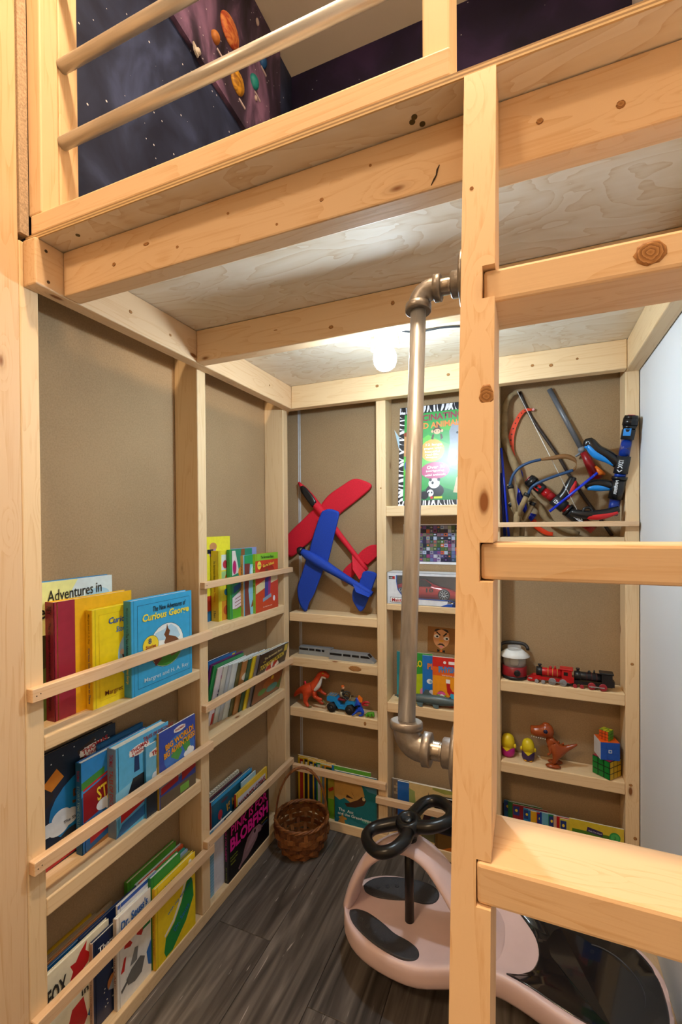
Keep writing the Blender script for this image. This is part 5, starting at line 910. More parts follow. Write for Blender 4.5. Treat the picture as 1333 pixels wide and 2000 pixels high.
def launcher(label, p0, p1, tint, accent, L, grips, ring=None):
    """pump-action ball launcher: p0 muzzle end, p1 tail end; f positions along the axis"""
    t = empty('ball_launcher', p1, label=label, cat='toy launcher', group='toy ball launchers'); o = Vector(p1); a, b = Vector(p0)-o, Vector((0, 0, 0))
    r = .0165
    g = B(); seg(g, a, b, -.005, .03, r*1.1, r*1.28); seg(g, a, b, .03, .09, r*1.28); seg(g, a, b, .09, .13, r*1.2, r*1.0); g.build('muzzle', BLK, t)
    g = B(); seg(g, a, b, -.012, -.003, r*.62); g.build('muzzle_plug', P('c8143c', .3), t)
    g = B(); seg(g, a, b, .13, .23, r*1.12); g.build('collar', BLK2, t)
    g = B(); d = (b-a).normalized(); side = Vector((-.35, -1, 0)).normalized(); q = along(a, b, .165)+side*r*1.06; g.box(-.010, .010, -.001, .001, -.011, .011, 0, Matrix.Translation(q) @ Matrix.Rotation(math.atan2(d.x, -d.z)*-1, 4, 'Y') @ Matrix.Rotation(R(-18), 4, 'Z')); g.build('badge', P(accent, .3), t)
    g = B(); seg(g, a, b, .23, .40, r*.93); g.build('clear_barrel', clear('clear_'+tint, tint), t)
    for f in (.27, .36): g = B(); c = along(a, b, f); g.ball(c, r*.84, 14); g.build('foam_ball', P(tint, .6), t)
    g = B(); seg(g, a, b, .395, .57, r*1.22); g.build('receiver', BLK2, t)
    g = B(); seg(g, a, b, .57, .60, r*.95); g.build('tint_ring', P(tint, .3), t)
    g = B(); seg(g, a, b, .60, .63, r*1.35); seg(g, a, b, .63, .83, r*1.22, r*1.3); g.build('pump_body', BLK, t)
    g = B(); seg(g, a, b, .83, 1.0, r*.93); g.build('clear_barrel', clear('clear_'+tint, tint), t)
    g = B(); c = along(a, b, .9); g.ball(c, r*.84, 14); g.build('foam_ball', P(tint, .6), t)
    for pts, rr, pad in grips:
        g = B(); q = smooth_path([Vector(p)-o for p in pts], 5); n = len(q); g.tube(q, [rr*(1.05-.3*i/(n-1)+.25*math.sin(math.pi*i/(n-1))) for i in range(n)], 14); gp = g.build('grip', BLK, t)
        g = B(); q2 = [v_+Vector(pad) for v_ in q[2:-2]]; m = len(q2); g.tube(q2, [rr*.30+rr*.55*math.sin(math.pi*(i+.3)/(m-.4)) for i in range(m)], 12); g.build('grip_pad', P(accent, .3), gp)
    if ring: g = B(); c = Vector(ring)-o; g.tube([c+Vector((.0125*math.cos(k), 0, .0125*math.sin(k))) for k in [2*math.pi*i/18 for i in range(18)]], .0042, 10, closed=True); g.build('trigger_ring', BLK, t)
    ex = (b-a).normalized(); up_ = Vector((ex.z, 0, -ex.x)).normalized()
    for s, f, w_, h_, c in L:
        q = along(a, b, f)+side*(r*1.36)+Vector((0, -.0008, 0)); text(s, t, mx3(ex, up_, q), w_, h_, P(c, .4), .02)
    return t
A0, A1 = (1.2075, -.030, 1.5450), (1.1640, .022, 1.2460)
launcher('blue and black ball launcher standing at the right stud', A0, A1, '0f3aa0', '1c86d8', [('12X', .47, .018, .013, 'dfe4ea'), ('< >', .53, .02, .016, 'dfe4ea'), ('POWER', .70, .034, .0085, 'e6e8ec'), ('POPPER', .73, .036, .0085, 'e6e8ec')],
         [([(1.178, -.002, 1.405), (1.150, .0, 1.432), (1.120, .002, 1.452), (1.098, .004, 1.480), (1.090, .004, 1.466)], .0155, (-.004, -.004, -.013)), ([(1.168, .014, 1.338), (1.140, .016, 1.345), (1.108, .018, 1.348), (1.086, .018, 1.342)], .0135, (0, -.004, -.013))])
B0, B1 = (.9170, .022, 1.3720), (1.1120, .024, 1.1985)
launcher('red and black ball launcher lying across the shelf', B0, B1, 'b0141c', 'c81e22', [('12X', .47, .016, .012, 'dfe4ea'), ('POWER', .80, .030, .008, 'e6e8ec'), ('POPPER', .84, .032, .008, 'e6e8ec')],
         [([(1.010, .026, 1.294), (1.030, .024, 1.318), (1.042, .022, 1.345), (1.052, .022, 1.372)], .0150, (.010, -.004, -.004)), ([(1.046, .006, 1.256), (1.085, -.004, 1.247), (1.130, -.007, 1.250), (1.178, -.008, 1.264)], .0125, (.012, -.006, -.006))], ring=(1.0905, -.010, 1.258))
WOODY = P('8a7452', .8, var=.22, scale=45, bump=.5); DARKROD = P('2e221c', .6, var=.2, scale=70)
bw = empty('stick_bow', (.98, .034, 1.177), label='bow made of a bent branch and white string', cat='bow'); o_ = Vector((.98, .02, 1.177))
def rel(pts, o): return [Vector(p)-Vector(o) for p in pts]
g = B(); q = smooth_path(rel([(.882, .052, 1.683), (.862, .050, 1.672), (.8445, .048, 1.645), (.840, .046, 1.590), (.842, .045, 1.510), (.876, .045, 1.419), (.896, .046, 1.350), (.921, .048, 1.312), (.951, .05, 1.280), (.977, .05, 1.233), (1.03, .05, 1.200), (1.075, .052, 1.186)], o_), 4); n = len(q); g.tube(q, [.0075+.0055*math.sin(math.pi*i/(n-1))+.0012*math.sin(i*1.7) for i in range(n)], 10); g.build('limb', WOODY, bw)
g = B(); g.tube(rel([(.882, .043, 1.683), (1.076, -.022, 1.230)], o_), .0011, 6); g.build('bowstring', P('e6e4de', .5), bw)
g = B(); g.ball(Vector((.921, .040, 1.306))-o_, (.012, .010, .010), 8); g.build('knot', WOODY, bw)
g = B(); q = rel([(.890, .068, 1.687), (.9243, .067, 1.6002), (.9822, .066, 1.5021), (1.0161, .065, 1.4454), (1.0458, .064, 1.3856), (1.0968, .062, 1.2973), (1.129, .06, 1.2478), (1.172, .06, 1.179)], (1.172, .06, 1.177)); g.tube(smooth_path(q, 3), .0054, 8); o = g.build('dark_stick', DARKROD, None, (1.172, .076, 1.177)); prop(o, 'thin dark brown stick running diagonally behind the string', 'stick')
rk = empty('toy_spear', (1.131, .068, 1.364), label='grey rod with red cone grip leaning on the back board', cat='toy spear'); o_ = (1.131, .058, 1.364)
g = B(); g.tube(rel([(.985, .070, 1.684), (1.0808, .064, 1.474)], o_), .0085, 12); g.build('rod', P('6f737a', .4, .3), rk)
g = B(); g.ball(Vector((1.083, .064, 1.468))-Vector(o_), .012, 12); g.tube(rel([(1.064, .062, 1.446), (1.084, .064, 1.460)], o_), [.003, .006], 8); g.build('joint', P('7a7f86', .4), rk)
g = B(); g.tube(rel([(1.087, .062, 1.458), (1.100, .061, 1.432), (1.128, .060, 1.366)], o_), [.010, .0135, .0175], 14); g.build('cone_grip', P('94161e', .35), rk)
g = B(); g.tube(rel([(1.122, .050, 1.408), (1.136, .048, 1.385), (1.150, .048, 1.380)], o_), [.004, .010, .003], 10); g.build('orange_tip', P('e8741c', .4), rk)
tb = empty('toy_bow', (.93, .080, 1.177), label='orange plastic toy bow with punched holes and blue grip', cat='toy bow'); o_ = Vector((.93, .066, 1.177)); OP = P('d83a14', .35)
arcp = smooth_path([(.934, 0, 1.619), (.9007, 0, 1.6154), (.8715, 0, 1.5671), (.8592, 0, 1.5078), (.868, 0, 1.4424), (.884, 0, 1.405)], 6); wid = [.004+.010*math.sin(math.pi*min(1, i/24)*.5) for i in range(len(arcp))]
g = B(); rs = []
for i, p_ in enumerate(arcp):
    a = arcp[max(0, i-1)]; b = arcp[min(len(arcp)-1, i+1)]; t_ = (b-a).normalized(); nn = Vector((t_.z, 0, -t_.x)); w_ = wid[i]*.75
    rs.append([Vector((p_.x, .070, p_.z))+nn*w_-o_, Vector((p_.x, .070, p_.z))-nn*w_-o_, Vector((p_.x, .062, p_.z))-nn*w_-o_, Vector((p_.x, .062, p_.z))+nn*w_-o_])
g.rings(rs, True, False, False); g.build('upper_limb', OP, tb)
for i in range(5, 26, 2):
    p_ = arcp[i]; g = B(); g.lathe([(.0018+.0016*i/26, 0), (.0018+.0016*i/26, .0006)], 10, Matrix.Translation(Vector((p_.x, .0618, p_.z))-o_) @ Matrix.Rotation(R(90), 4, 'X')); g.build('punched_hole', P('4a1a10', .7), tb)
g = B(); g.ball(Vector((.934, .064, 1.619))-o_, (.006, .004, .005), 8); g.build('string_nock', P('d8a0a0', .4), tb)
g = B(); q = smooth_path(rel([(.884, .066, 1.410), (.888, .066, 1.360), (.892, .066, 1.310), (.910, .066, 1.262), (.935, .064, 1.240)], o_), 4); n = len(q); g.tube(q, [.011+.004*math.sin(i*.9) for i in range(n)], 10); g.build('grip', P('1226b0', .35), tb)
g = B(); q = smooth_path(rel([(.930, .064, 1.232), (.9475, .060, 1.206), (.975, .058, 1.188), (.995, .058, 1.184)], o_), 4); n = len(q); g.tube(q, [.011-.005*i/n for i in range(n)], 8, sy=.4); g.build('lower_limb', OP, tb)
def slingshot(label, a, b, c, foot, tubes=None):
    t = empty('slingshot', foot, label=label, cat='slingshot', group='wooden slingshots')
    g = B(); g.tube(rel([foot, c], foot), [.010, .010], 10); g.tube(rel([along(c, foot, .2), a], foot), [.009, .0085], 10); g.tube(rel([along(c, foot, .2), b], foot), [.009, .0085], 10); g.build('fork', WOODY, t)
    for p_ in (a, b):
        d_ = (Vector(p_)-Vector(c)).normalized(); g = B(); g.tube([Vector(p_)-d_*.016-Vector(foot), Vector(p_)-d_*.004-Vector(foot)], .0102, 12); g.build('tape', P('16171a', .5), t)
    if tubes:
        for q in tubes[:2]: g = B(); g.tube(smooth_path(rel(q, foot), 5), .0048, 10); g.build('rubber_tube', P('1c4068', .5), t)
        g = B(); path = smooth_path(rel(tubes[2], foot), 5); rs = [[p_+Vector((0, -.010*math.sin(math.pi*i/(len(path)-1))-.001, .0035)), p_+Vector((0, .010*math.sin(math.pi*i/(len(path)-1))+.001, .0015)), p_+Vector((0, .010*math.sin(math.pi*i/(len(path)-1))+.001, -.0005)), p_+Vector((0, -.014*math.sin(math.pi*i/(len(path)-1))-.001, -.004-.010*math.sin(math.pi*i/(len(path)-1))))] for i, p_ in enumerate(path)]
        g.rings(rs, True, False, True); g.build('leather_pouch', P('7a5228', .7), t)
slingshot('wooden slingshot with blue tubes and leather pouch', (.8575, .018, 1.357), (.9165, .014, 1.327), (.880, .014, 1.262), (.878, .014, 1.178),
          [[(.8575, .012, 1.352), (.868, .006, 1.385), (.889, .002, 1.410), (.922, .0, 1.426), (.955, .0, 1.433)], [(.9165, .008, 1.322), (.930, .0, 1.345), (.962, -.004, 1.362), (.999, -.004, 1.376), (1.050, -.002, 1.392)], [(.955, .0, 1.433), (.990, .0, 1.438), (1.028, .0, 1.442), (1.056, .0, 1.428), (1.060, .0, 1.408), (1.050, -.002, 1.392)]])
slingshot('smaller wooden slingshot behind the rail without a pouch', (.8570, .042, 1.296), (.9350, .042, 1.297), (.898, .040, 1.232), (.894, .040, 1.178))
def rod(name, label, a, b, r_, c, tip=None, cat='arrow'):
    t = empty(name, b, label=label, cat=cat, group='blue toy arrows'); g = B(); g.tube(rel([a, b], b), r_, 10); g.build('shaft', P(c, .3), t)
    if tip: g = B(); g.tube(rel([a, along(a, b, .07)], b), [r_*.6, r_*1.02], 10); g.build('tip', P(tip, .3), t)
rod('toy_arrow', 'shiny blue toy arrow with pale tip crossing the launchers', (1.1195, -.004, 1.3800), (.9815, .004, 1.2600), .0042, '1230c8', 'b8c4e0')
rod('toy_arrow', 'upright blue toy arrow beside the ladder post', (.8295, .030, 1.485), (.8535, .030, 1.1775), .0042, '1230b8', '2a4ad0')
rod('toy_arrow', 'darker navy toy arrow standing at the far left of the shelf', (.8300, .044, 1.40), (.8400, .046, 1.1775), .0055, '0e2484')

# ---------------------------------------------------------------- wicker basket on the floor
bk = empty('wicker_basket', (.118, -.128, 0), label='brown wicker basket with hoop handle in the corner', cat='basket')
WK = [P(c, .5, var=.25, scale=120, bump=.3) for c in ('7c4a22', '6a3c1a', '8a5528')]
NS, HB = 20, .112
def br(z): f = z/HB; return .074+.030*math.sin(min(1, f*1.15)*math.pi*.5)-.008*max(0, f-.72)*3
g = B(); g.lathe([(.001, .003), (.05, .003), (.073, .003), (.075, .007), (.06, .006), (.001, .006)], 28); g.build('base', WK[1], bk)
for i in range(NS):
    a = 2*math.pi*i/NS; g = B(); rs = []
    for z in [HB*k/8 for k in range(9)]:
        r_ = br(z); u_ = Vector((-math.sin(a), math.cos(a), 0))*.0065; n_ = Vector((math.cos(a), math.sin(a), 0)); c_ = n_*r_+Vector((0, 0, z+.004)); rs.append([c_+u_+n_*.0008, c_-u_+n_*.0008, c_-u_-n_*.0008, c_+u_-n_*.0008])
    g.rings(rs, True, False, False); g.build('stake', WK[i % 3], bk)
for j in range(6):
    z = .008+HB*.93*j/6; pts = []
    for i in range(NS*2):
        a = math.pi*i/NS; s = 1 if ((i//2+j) % 2) else -1; s = 0 if i % 2 else s
        r_ = br(z)+.0042*s; pts.append((r_*math.cos(a), r_*math.sin(a), z+.004+.002*math.sin(2*math.pi*i/NS*3+j)))
    g = B(); rs = []; m = len(pts)
    for i, p_ in enumerate(pts):
        p_ = Vector(p_); n_ = Vector((p_.x, p_.y, 0)).normalized(); rs.append([p_+n_*.0011+Vector((0, 0, .0082)), p_-n_*.0011+Vector((0, 0, .0082)), p_-n_*.0011-Vector((0, 0, .0082)), p_+n_*.0011-Vector((0, 0, .0082))])
    g.rings(rs, False, True, False); g.build('weaver', WK[(j*2) % 3], bk)
for k in range(3): g = B(); g.tube([((br(HB)+.002)*math.cos(a)+.003*math.cos(9*a+2.1*k)*math.cos(a), (br(HB)+.002)*math.sin(a)+.003*math.cos(9*a+2.1*k)*math.sin(a), HB+.006+.004*math.sin(9*a+2.1*k)) for a in [2*math.pi*i/54 for i in range(54)]], .0042, 6, closed=True); g.build('rim', WK[k], bk)
ha = R(25)
for k in range(4):
    pts = []
    for i in range(25):
        f = math.pi*i/24; r_ = .100; z = .05+.253*math.sin(f)**.8; off = .0042*math.cos(10*f+1.57*k); off2 = .0042*math.sin(10*f+1.57*k); x = r_*math.cos(f)
        pts.append((x*math.cos(ha)-off*math.sin(ha), x*math.sin(ha)+off*math.cos(ha), z+off2*.6))
    g = B(); g.tube(pts, .0034, 7); g.build('handle_strand', WK[k % 3], bk)

# ---------------------------------------------------------------- pink ride-on swing car
SWC = empty('ride_on_car', (.612, -.440, 0), (0, 0, R(-4)), 'pale pink ride-on swing car with black steering wheel', 'ride-on toy')
PK = P('e6c9c6', .35, var=.07, scale=9); GL = P('15171b', .12, coat=.5); BKP = P('101114', .35)
st = [(-.186, .012), (-.180, .042), (-.164, .074), (-.130, .108), (-.09, .128), (-.04, .139), (.01, .142), (.06, .138), (.11, .128), (.16, .117), (.21, .110), (.26, .112), (.31, .124), (.36, .140), (.41, .152), (.46, .155), (.51, .145), (.55, .120), (.578, .080), (.590, .030)]
def zt(x): return .148+(.045*min(1, max(0, (x-.06)/.16))) - .010*max(0, (x-.30)/.3)
def hwx(x):
    for (x0, h0), (x1, h1) in zip(st, st[1:]):
        if x0 <= x <= x1: return h0+(h1-h0)*(x-x0)/(x1-x0)
    return .03
rs = []
for x, hw in st:
    z = zt(x); dz = .004; dish = .012 if x < .2 else .016
    yz = [(-.93, z-.062), (-1.0, z-.052), (-1.0, z-.016), (-.97, z-.004), (-.90, z), (-.72, z-dish*.6), (-.4, z-dish), (0, z-dish*1.05), (.4, z-dish), (.72, z-dish*.6), (.90, z), (.97, z-.004), (1.0, z-.016), (1.0, z-.052), (.93, z-.062), (0, z-.066)]
    rs.append([Vector((x, hw*a, b)) for a, b in yz])
g = B(); g.rings(rs); body = g.build('body', PK, SWC, sub=1)
# bridge that carries the steering column
pth = smooth_path([(-.172, 0, .136), (-.150, 0, .205), (-.112, 0, .275), (-.055, 0, .325), (.0, 0, .345), (.055, 0, .328), (.105, 0, .280), (.150, 0, .228), (.195, 0, .188), (.240, 0, .158)], 4)
n = len(pth); g = B(); rs = []
for i, p_ in enumerate(pth):
    a = pth[max(0, i-1)]; b = pth[min(n-1, i+1)]; t_ = (b-a).normalized(); nn = Vector((-t_.z, 0, t_.x)); f = i/(n-1); w_ = min(.042+(.008 if f < .46 else .060)*abs(2*f-.92)**2.0, .92*hwx(p_.x)); th = .016
    rs.append([p_+nn*(th*math.sin(q)*(1.15 if math.sin(q) > 0 else .8))+Vector((0, w_*math.copysign(abs(math.cos(q))**.7, math.cos(q)), 0)) for q in [2*math.pi*k/16 for k in range(16)]])
g.rings(rs); g.build('bridge', PK, SWC)
g = B(); g.lathe([(.030, .335), (.032, .346), (.030, .355), (.024, .359)], 24); g.build('hub_collar', PK, SWC)
g = B(); g.lathe([(.0215, .359), (.0215, .375), (.019, .400)], 18); g.lathe([(.0125, .130), (.0125, .355)], 16); g.build('steering_column', BKP, SWC)
# foot pads, black seat, wheels
def pad_pts(s): return [(x, y*s) for x, y in curve2([(-.158, .048), (-.150, .066), (-.122, .092), (-.06, .118), (.005, .128), (.042, .122), (.056, .104), (.048, .080), (.020, .066), (-.02, .060), (-.055, .046), (-.085, .036), (-.115, .030), (-.145, .034), (-.158, .048)], 4)[:-1]]
GP = P('3c3d42', .6, bump=.5, scale=420)
def ztop(x, y):
    hw = .01
    for i in range(len(st)-1):
        if st[i][0] <= x <= st[i+1][0]: f = (x-st[i][0])/(st[i+1][0]-st[i][0]); hw = st[i][1]+(st[i+1][1]-st[i][1])*f
    a = abs(y)/max(hw, .01); z = zt(x); dish = .012 if x < .2 else .016
    k = [(0, dish*1.05), (.4, dish), (.72, dish*.6), (.90, 0), (1.2, .01)]
    for (a0, d0), (a1, d1) in zip(k, k[1:]):
        if a0 <= a <= a1: return z-(d0+(d1-d0)*(a-a0)/(a1-a0))
    return z
for s in (-1, 1):
    pp_ = pad_pts(s); c_ = Vector((sum(a for a, b in pp_)/len(pp_), sum(b for a, b in pp_)/len(pp_), 0)); g = B()
    lv = [[Vector((a, b, ztop(a, b)-.002)) for a, b in pp_], [Vector((a, b, ztop(a, b)+.0035)) for a, b in pp_]]
    for f in (.06, .3, .6, .9): lv.append([Vector((a+(c_.x-a)*f, b+(c_.y-b)*f, ztop(a+(c_.x-a)*f, b+(c_.y-b)*f)+.0045)) for a, b in pp_])
    g.rings(lv, True, False, True); pd = g.build('foot_pad', GP, SWC)
    for k in range(5): x, y = -.142+.025*k, (.050+.0125*k)*s; g = B(); g.lathe([(.0062, 0), (.0062, .0015), (.0045, .0018), (.004, .0008)], 12, Matrix.Translation((x, y, ztop(x, y)+.0042))); g.build('grip_stud', GP, pd)
sp_ = curve2([(.150, .0), (.165, .055), (.215, .098), (.262, .108), (.31, .119), (.36, .134), (.41, .146), (.46, .149), (.51, .139), (.548, .114), (.572, .075), (.583, .03), (.584, 0)], 3)
sp_ = [(x, -y) for x, y in sp_]+[(x, y) for x, y in sp_[::-1]][1:-1]
sc_ = curve2([(.262, -.110), (.290, -.085), (.315, -.050), (.325, 0.), (.315, .050), (.290, .085), (.262, .110)], 3)
seat = sc_+[(x, y) for x, y in sp_ if x > .28 and y > 0][:0]
right = [(x, y) for x, y in curve2([(.31, .117), (.36, .132), (.41, .144), (.46, .147), (.51, .137), (.546, .112), (.570, .074), (.580, .03), (.580, -.03), (.570, -.074), (.546, -.112), (.51, -.137), (.46, -.147), (.41, -.144), (.36, -.132), (.31, -.117)], 3)]
sp2 = [(x, y*.90) for x, y in sc_+right]; c_ = Vector((.44, 0, 0)); lv = []
for f, dz in ((0, -.004), (0, .0015), (.03, .0025), (.25, .003), (.5, .003), (.75, .003), (.95, .003)): lv.append([Vector((x+(c_.x-x)*f, y+(c_.y-y)*f, ztop(x+(c_.x-x)*f, y+(c_.y-y)*f)+dz)) for x, y in sp2])
g = B(); g.rings(lv, True, False, True); st_ = g.build('seat', GL, SWC)
g = B(); g.tube([(.455+.085*math.cos(a), .085*math.sin(a), ztop(.455+.085*math.cos(a), .085*math.sin(a))+.0035) for a in [R(-100)+R(200)*i/24 for i in range(25)]], .0016, 6); g.build('seat_ridge', P('3a3d44', .3), st_)
wl = []
for x, y, r_ in ((.02, -.028, .042), (.02, .028, .042), (.46, -.105, .046), (.46, .105, .046)):
    g = B(); g.lathe([(r_*.4, -.014), (r_*.92, -.014), (r_, -.009), (r_, .009), (r_*.92, .014), (r_*.4, .014)], 22, Matrix.Translation((x, y, r_)) @ Matrix.Rotation(R(90), 4, 'X')); g.build('caster_wheel', BKP, SWC)
g = B(); g.box(.005, .035, -.048, .048, .062, .110, .004); g.box(.44, .48, -.12, .12, .065, .13, .004); g.build('axle_block', BKP, SWC)
# butterfly steering wheel, turned
SW = empty('steering_wheel', (0, 0, .400), (R(0), R(-12), R(47)), parent=SWC)
for s in (-1, 1):
    lp = [(.012*s, -.018, .0), (.040*s, -.046, .004), (.080*s, -.058, .006), (.112*s, -.042, .004), (.122*s, -.004, .0), (.114*s, .036, -.004), (.085*s, .052, -.006), (.045*s, .038, -.004), (.012*s, .018, .0)]
    q = smooth_path([Vector(p_) for p_ in lp], 4); g = B(); g.tube(q, [.0185-.003*math.sin(math.pi*i/(len(q)-1)) for i in range(len(q))], 14); g.build('wheel_loop', P('0d0e10', .28), SW)
g = B(); g.lathe([(.020, -.030), (.034, -.012), (.036, .010), (.030, .020), (.020, .021), (.018, .012), (.004, .012)], 22); g.build('wheel_hub', P('0d0e10', .28), SW)
g = B(); g.lathe([(.010, .012), (.010, .017), (.004, .018)], 14); g.build('hub_bolt', P('5a6066', .3, .8), SW)
# ---------------------------------------------------------------- raised space canvas on the upper left wall, with planets in relief
MX = -.03
cv = empty('space_canvas', (MX, -.33, 2.65), label='space mural canvas with planets above the loft deck', cat='wall art')
g = B(); g.prism([(-.98+.33, 2.712-2.65), (-.013+.33, 2.615-2.65), (-.010+.33, 3.165-2.65), (-.98+.33, 3.165-2.65)], 0.0005, .016, 'yz'); g.build('canvas', STAR_P, cv)
def planet(y, z, ry, rz, c1, c2, bands):
    m, nt, b = base_mat('planet', .55); L = nt.links.new
    tc = nd(nt, 'ShaderNodeTexCoord'); mp = nd(nt, 'ShaderNodeMapping'); mp.inputs['Scale'].default_value = (8, 20, bands); L(tc.outputs['Object'], mp.inputs[0])
    n = nd(nt, 'ShaderNodeTexNoise'); n.inputs['Scale'].default_value = 1.5; n.inputs['Detail'].default_value = 3; n.inputs['Distortion'].default_value = 1; L(mp.outputs[0], n.inputs[0])
    r_ = ramp(nt, [(.42, c1), (.62, c2)]); L(n.outputs['Fac'], r_.inputs[0]); L(r_.outputs[0], b.inputs['Base Color'])
    g = B(); g.ball((0, 0, 0), (.016, ry, rz), 24); return g.build('planet', m, cv, (.018, y+.33, z-2.65))
planet(-.354, 2.893, .050, .048, 'd88a4e', 'b0442a', 30); planet(-.434, 2.792, .0175, .0185, 'c8803a', 'a8642c', 12); planet(-.313, 2.757, .036, .038, 'd8a030', '8a5a1c', 26); planet(-.2075, 2.854, .023, .024, '127a7c', '1c9090', 10); planet(-.1487, 2.985, .022, .024, '16407c', '1c5a9a', 10)
g = B(); g.tube([(.0, -.012, 0), (0, .0, .004), (0, .014, .012)], [.004, .011, .003], 10); g.prism([(-.014, -.004), (-.020, .016), (-.004, .010), (.002, -.012)], -.003, .003, 'yz'); prop(g.build('rocket', P('c8c0b8', .5), cv, (.018, -.519+.33, 2.661-2.65)), 'small white rocket')
for y, z in ((-.405, 2.765), (-.345, 2.812), (-.285, 2.708), (-.185, 2.82), (-.14, 2.955)): g = B(); g.box(0, .003, -.018, .018, -.0035, .0035); g.build('name_strip', P('c8b8c0', .5), cv, (.0162, y+.33, z-2.65), (R(-8), 0, 0))
for y, z, r_ in ((-.182, 3.098, .013), (-.197, 2.803, .010)): g = B(); g.ball((0, 0, 0), (.006, r_*.7, r_), 10); g.build('moon', P('b8a8a8', .6), cv, (.018, y+.33, z-2.65))
# ---------------------------------------------------------------- notable knots in the lumber (thin lens of darker wood set in the face)
def knot_mat():
    m, nt, b = base_mat('pine_knot', .6, 0, .3); L = nt.links.new
    tc = nd(nt, 'ShaderNodeTexCoord'); ln_ = nd(nt, 'ShaderNodeVectorMath', operation='LENGTH'); L(tc.outputs['Object'], ln_.inputs[0])
    n = nd(nt, 'ShaderNodeTexNoise'); n.inputs['Scale'].default_value = 90; n.inputs['Detail'].default_value = 3; L(tc.outputs['Object'], n.inputs[0])
    k = nd(nt, 'ShaderNodeMath', operation='MULTIPLY_ADD'); k.inputs[1].default_value = 260; L(ln_.outputs['Value'], k.inputs[0]); mu = nd(nt, 'ShaderNodeMath', operation='MULTIPLY'); mu.inputs[1].default_value = 2.2; L(n.outputs['Fac'], mu.inputs[0]); L(mu.outputs[0], k.inputs[2])
    f = nd(nt, 'ShaderNodeMath', operation='FRACT'); L(k.outputs[0], f.inputs[0]); r_ = ramp(nt, [(.0, '80522a'), (.5, 'a87440'), (1., 'bd8a54')]); L(f.outputs[0], r_.inputs[0]); L(r_.outputs[0], b.inputs['Base Color']); return m
KN = knot_mat()
def knot(parent, loc, ra, rb, face, off=(0, 0, 0)):
    """face: 'y' on a face towards -y, 'x' on a face towards +x"""
    g = B(); n = 18; ring = [(ra*math.cos(2*math.pi*i/n)*(1+.08*math.sin(3*i)), rb*math.sin(2*math.pi*i/n)*(1+.08*math.cos(2*i))) for i in range(n)]
    f = (lambda a, b, d: Vector((a, -d, b))) if face == 'y' else (lambda a, b, d: Vector((d, a, b)))
    g.rings([[f(a, b, -.0005) for a, b in ring], [f(a, b, .0003) for a, b in ring], [f(a*.8, b*.8, .0006) for a, b in ring]]); o = g.build('knot', KN, parent, Vector(loc)-Vector(off)); return o
LO = (.86, -1.18, 0)
knot(LAD, (.872, lad_y(1.358)-.0003, 1.358), .0075, .0145, 'y', LO); knot(LAD, (1.033, RUNGS[0][2]-.0003, 1.497), .0145, .0125, 'y', LO)
knot(LAD, (.853, lad_y(1.62)-.0003, 1.62), .0022, .0022, 'y', LO)
for x, z, a, b in ((.262, 1.741, .007, .003), (.335, 1.718, .003, .0024), (.445, 1.748, .0026, .002), (.62, 1.722, .0034, .0028), (.18, 1.722, .0042, .0038), (.70, 1.75, .002, .002), (.93, 1.735, .0042, .0038), (1.02, 1.724, .005, .005), (.54, 1.705, .0022, .002)): knot(LOFT, (x, -1.0000, z), a, b, 'y')
for x, z, a, b in ((.30, 1.735, .0055, .0015), (.46, 1.715, .0062, .0045), (.62, 1.744, .0045, .0052)): knot(LOFT, (x, -.5994, z), a, b, 'y')
for x, z, a, b in ((.40, 1.735, .006, .005), (.66, 1.742, .0055, .005), (.93, 1.735, .005, .0045), (.985, 1.728, .006, .005), (1.06, 1.738, .004, .0035)): knot(LOFT, (x, -.0383, z), a, b, 'y')
for y, z, a, b in ((-.83, 1.732, .0048, .004), (-.70, 1.727, .0042, .0036), (-.20, 1.737, .003, .0032)): knot(LOFT, (.0382, y, z), a, b, 'x')
knot(WB, (.290, .0003, .661), .026, .0105, 'y'); knot(WB, (.330, .0003, .452), .005, .008, 'y'); knot(WB, (.40, -.0002, 1.36), .003, .003, 'y'); knot(WB, (1.214, -.0002, .78), .0045, .0045, 'y'); knot(WB, (1.210, -.0002, .40), .005, .004, 'y'); knot(WB, (1.222, -.0002, .235), .005, .005, 'y')
g = B(); g.tube([(.8015, -1.0002, 1.719), (.7985, -1.0004, 1.713), (.7972, -1.0004, 1.706), (.7940, -1.0004, 1.701), (.7898, -1.0002, 1.694)], [.0006, .0013, .0010, .0013, .0005], 6); prop(g.build('scuff_mark', P('3a2c20', .7), LOFT), 'dark scuff on the front joist')
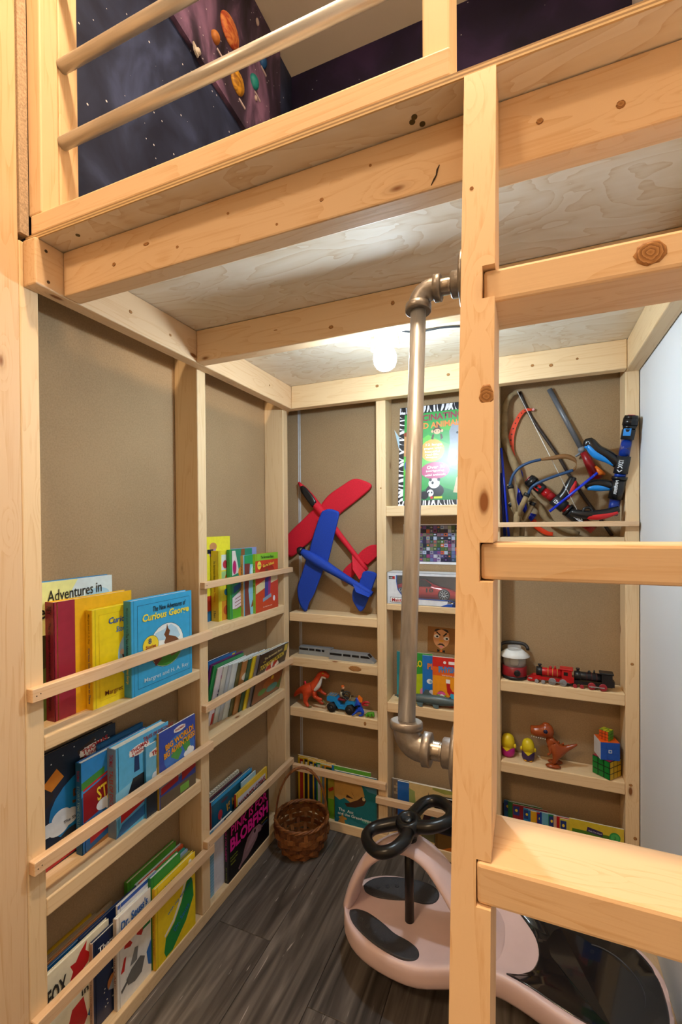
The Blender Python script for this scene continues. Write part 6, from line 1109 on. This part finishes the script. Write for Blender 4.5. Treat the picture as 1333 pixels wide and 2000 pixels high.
# ---------------------------------------------------------------- lamps
def emitter(name, c, s):
    m, nt, b = base_mat(name, .4); L = nt.links.new
    tc = nd(nt, 'ShaderNodeTexCoord'); n = nd(nt, 'ShaderNodeTexNoise'); n.inputs['Scale'].default_value = 2; L(tc.outputs['Object'], n.inputs[0])
    r = ramp(nt, [(.0, tuple(x*.98 for x in c)), (1., c)]); L(n.outputs['Fac'], r.inputs[0]); L(r.outputs[0], b.inputs['Emission Color'])
    b.inputs['Base Color'].default_value = (.9, .9, .9, 1); b.inputs['Emission Strength'].default_value = s
    return m
BL = empty('light_bulb', (.560, -.505, ZT-.018), (R(4), R(-5), 0), 'lit white bulb hanging in a socket under the loft deck', 'light bulb')
g = B(); g.lathe([(.0300, -.1000), (.0305, -.106), (.029, -.119), (.0235, -.130), (.014, -.1365), (.004, -.139)], 28); g.build('bulb_dome', emitter('bulb_glow', BULB_C, BULB_W), BL)
g = B(); g.lathe([(.0135, -.058), (.0165, -.066), (.022, -.079), (.028, -.092), (.0300, -.0998)], 28); g.build('bulb_neck', emitter('bulb_neck_glow', BULB_C, BULB_W*.09), BL)
g = B(); g.lathe([(.0185, -.0300), (.0185, -.046), (.0165, -.0475), (.0150, -.0578), (.0130, -.058)], 20); g.build('bulb_collar', P('eef0f0', .35), BL)
g = B(); g.lathe([(.022, -.007), (.022, -.026), (.019, -.0298)], 20); g.build('socket', P('f2f0ea', .35), BL)
g = B(); g.prism([(-.032, -.0015), (.032, -.0015), (.040, -.075), (.036, -.079), (.032, -.076), (.024, -.030), (-.024, -.030), (-.032, -.076), (-.036, -.079), (-.040, -.075)], .012, .018); g.box(-.033, .033, -.052, .018, -.004, -.0012)
g.build('mount_plate', P('d9b78a', .6), BL)
g = B(); g.tube(smooth_path([(-.022, -.02, -.030), (-.008, -.0235, -.022), (.012, -.022, -.020), (.026, -.012, -.021)], 5), .0017, 8); g.build('wire', P('33383e', .4), BL)
co = B(); co.tube(smooth_path([(.565, -.395, ZT-.006), (.62, -.36, ZT-.010), (.70, -.345, ZT-.004), (.80, -.325, ZT-.007), (.95, -.33, ZT-.004), (1.18, -.33, ZT-.004)], 6), .0028, 8)
prop(co.build('power_cord', P('23272c', .4)), 'thin dark cord running along the deck underside from the bulb', 'cord')
def downlight(x, y, r, s, label):
    t = empty('ceiling_lamp', (x, y, CZ), label=label, cat='lamp')
    g = B(); g.lathe([(r+.02, -.001), (r+.02, -.02), (r, -.024), (r, -.012)], 32); g.build('rim', P('f0ece4', .4), t)
    g = B(); g.lathe([(r*.98, -.0125), (r*.98, -.022)], 32); g.build('diffuser', emitter('lamp_glow', LAMP_C, s), t)
    return t
downlight(.75, -1.26, .10, LAMP1_W, 'round warm ceiling lamp right in front of the loft')
downlight(-.2, -3.0, .28, FILL_W, 'wide round warm fill light added at the far end of the room')  # unseen light added to fill the nook from the front
flush_text()
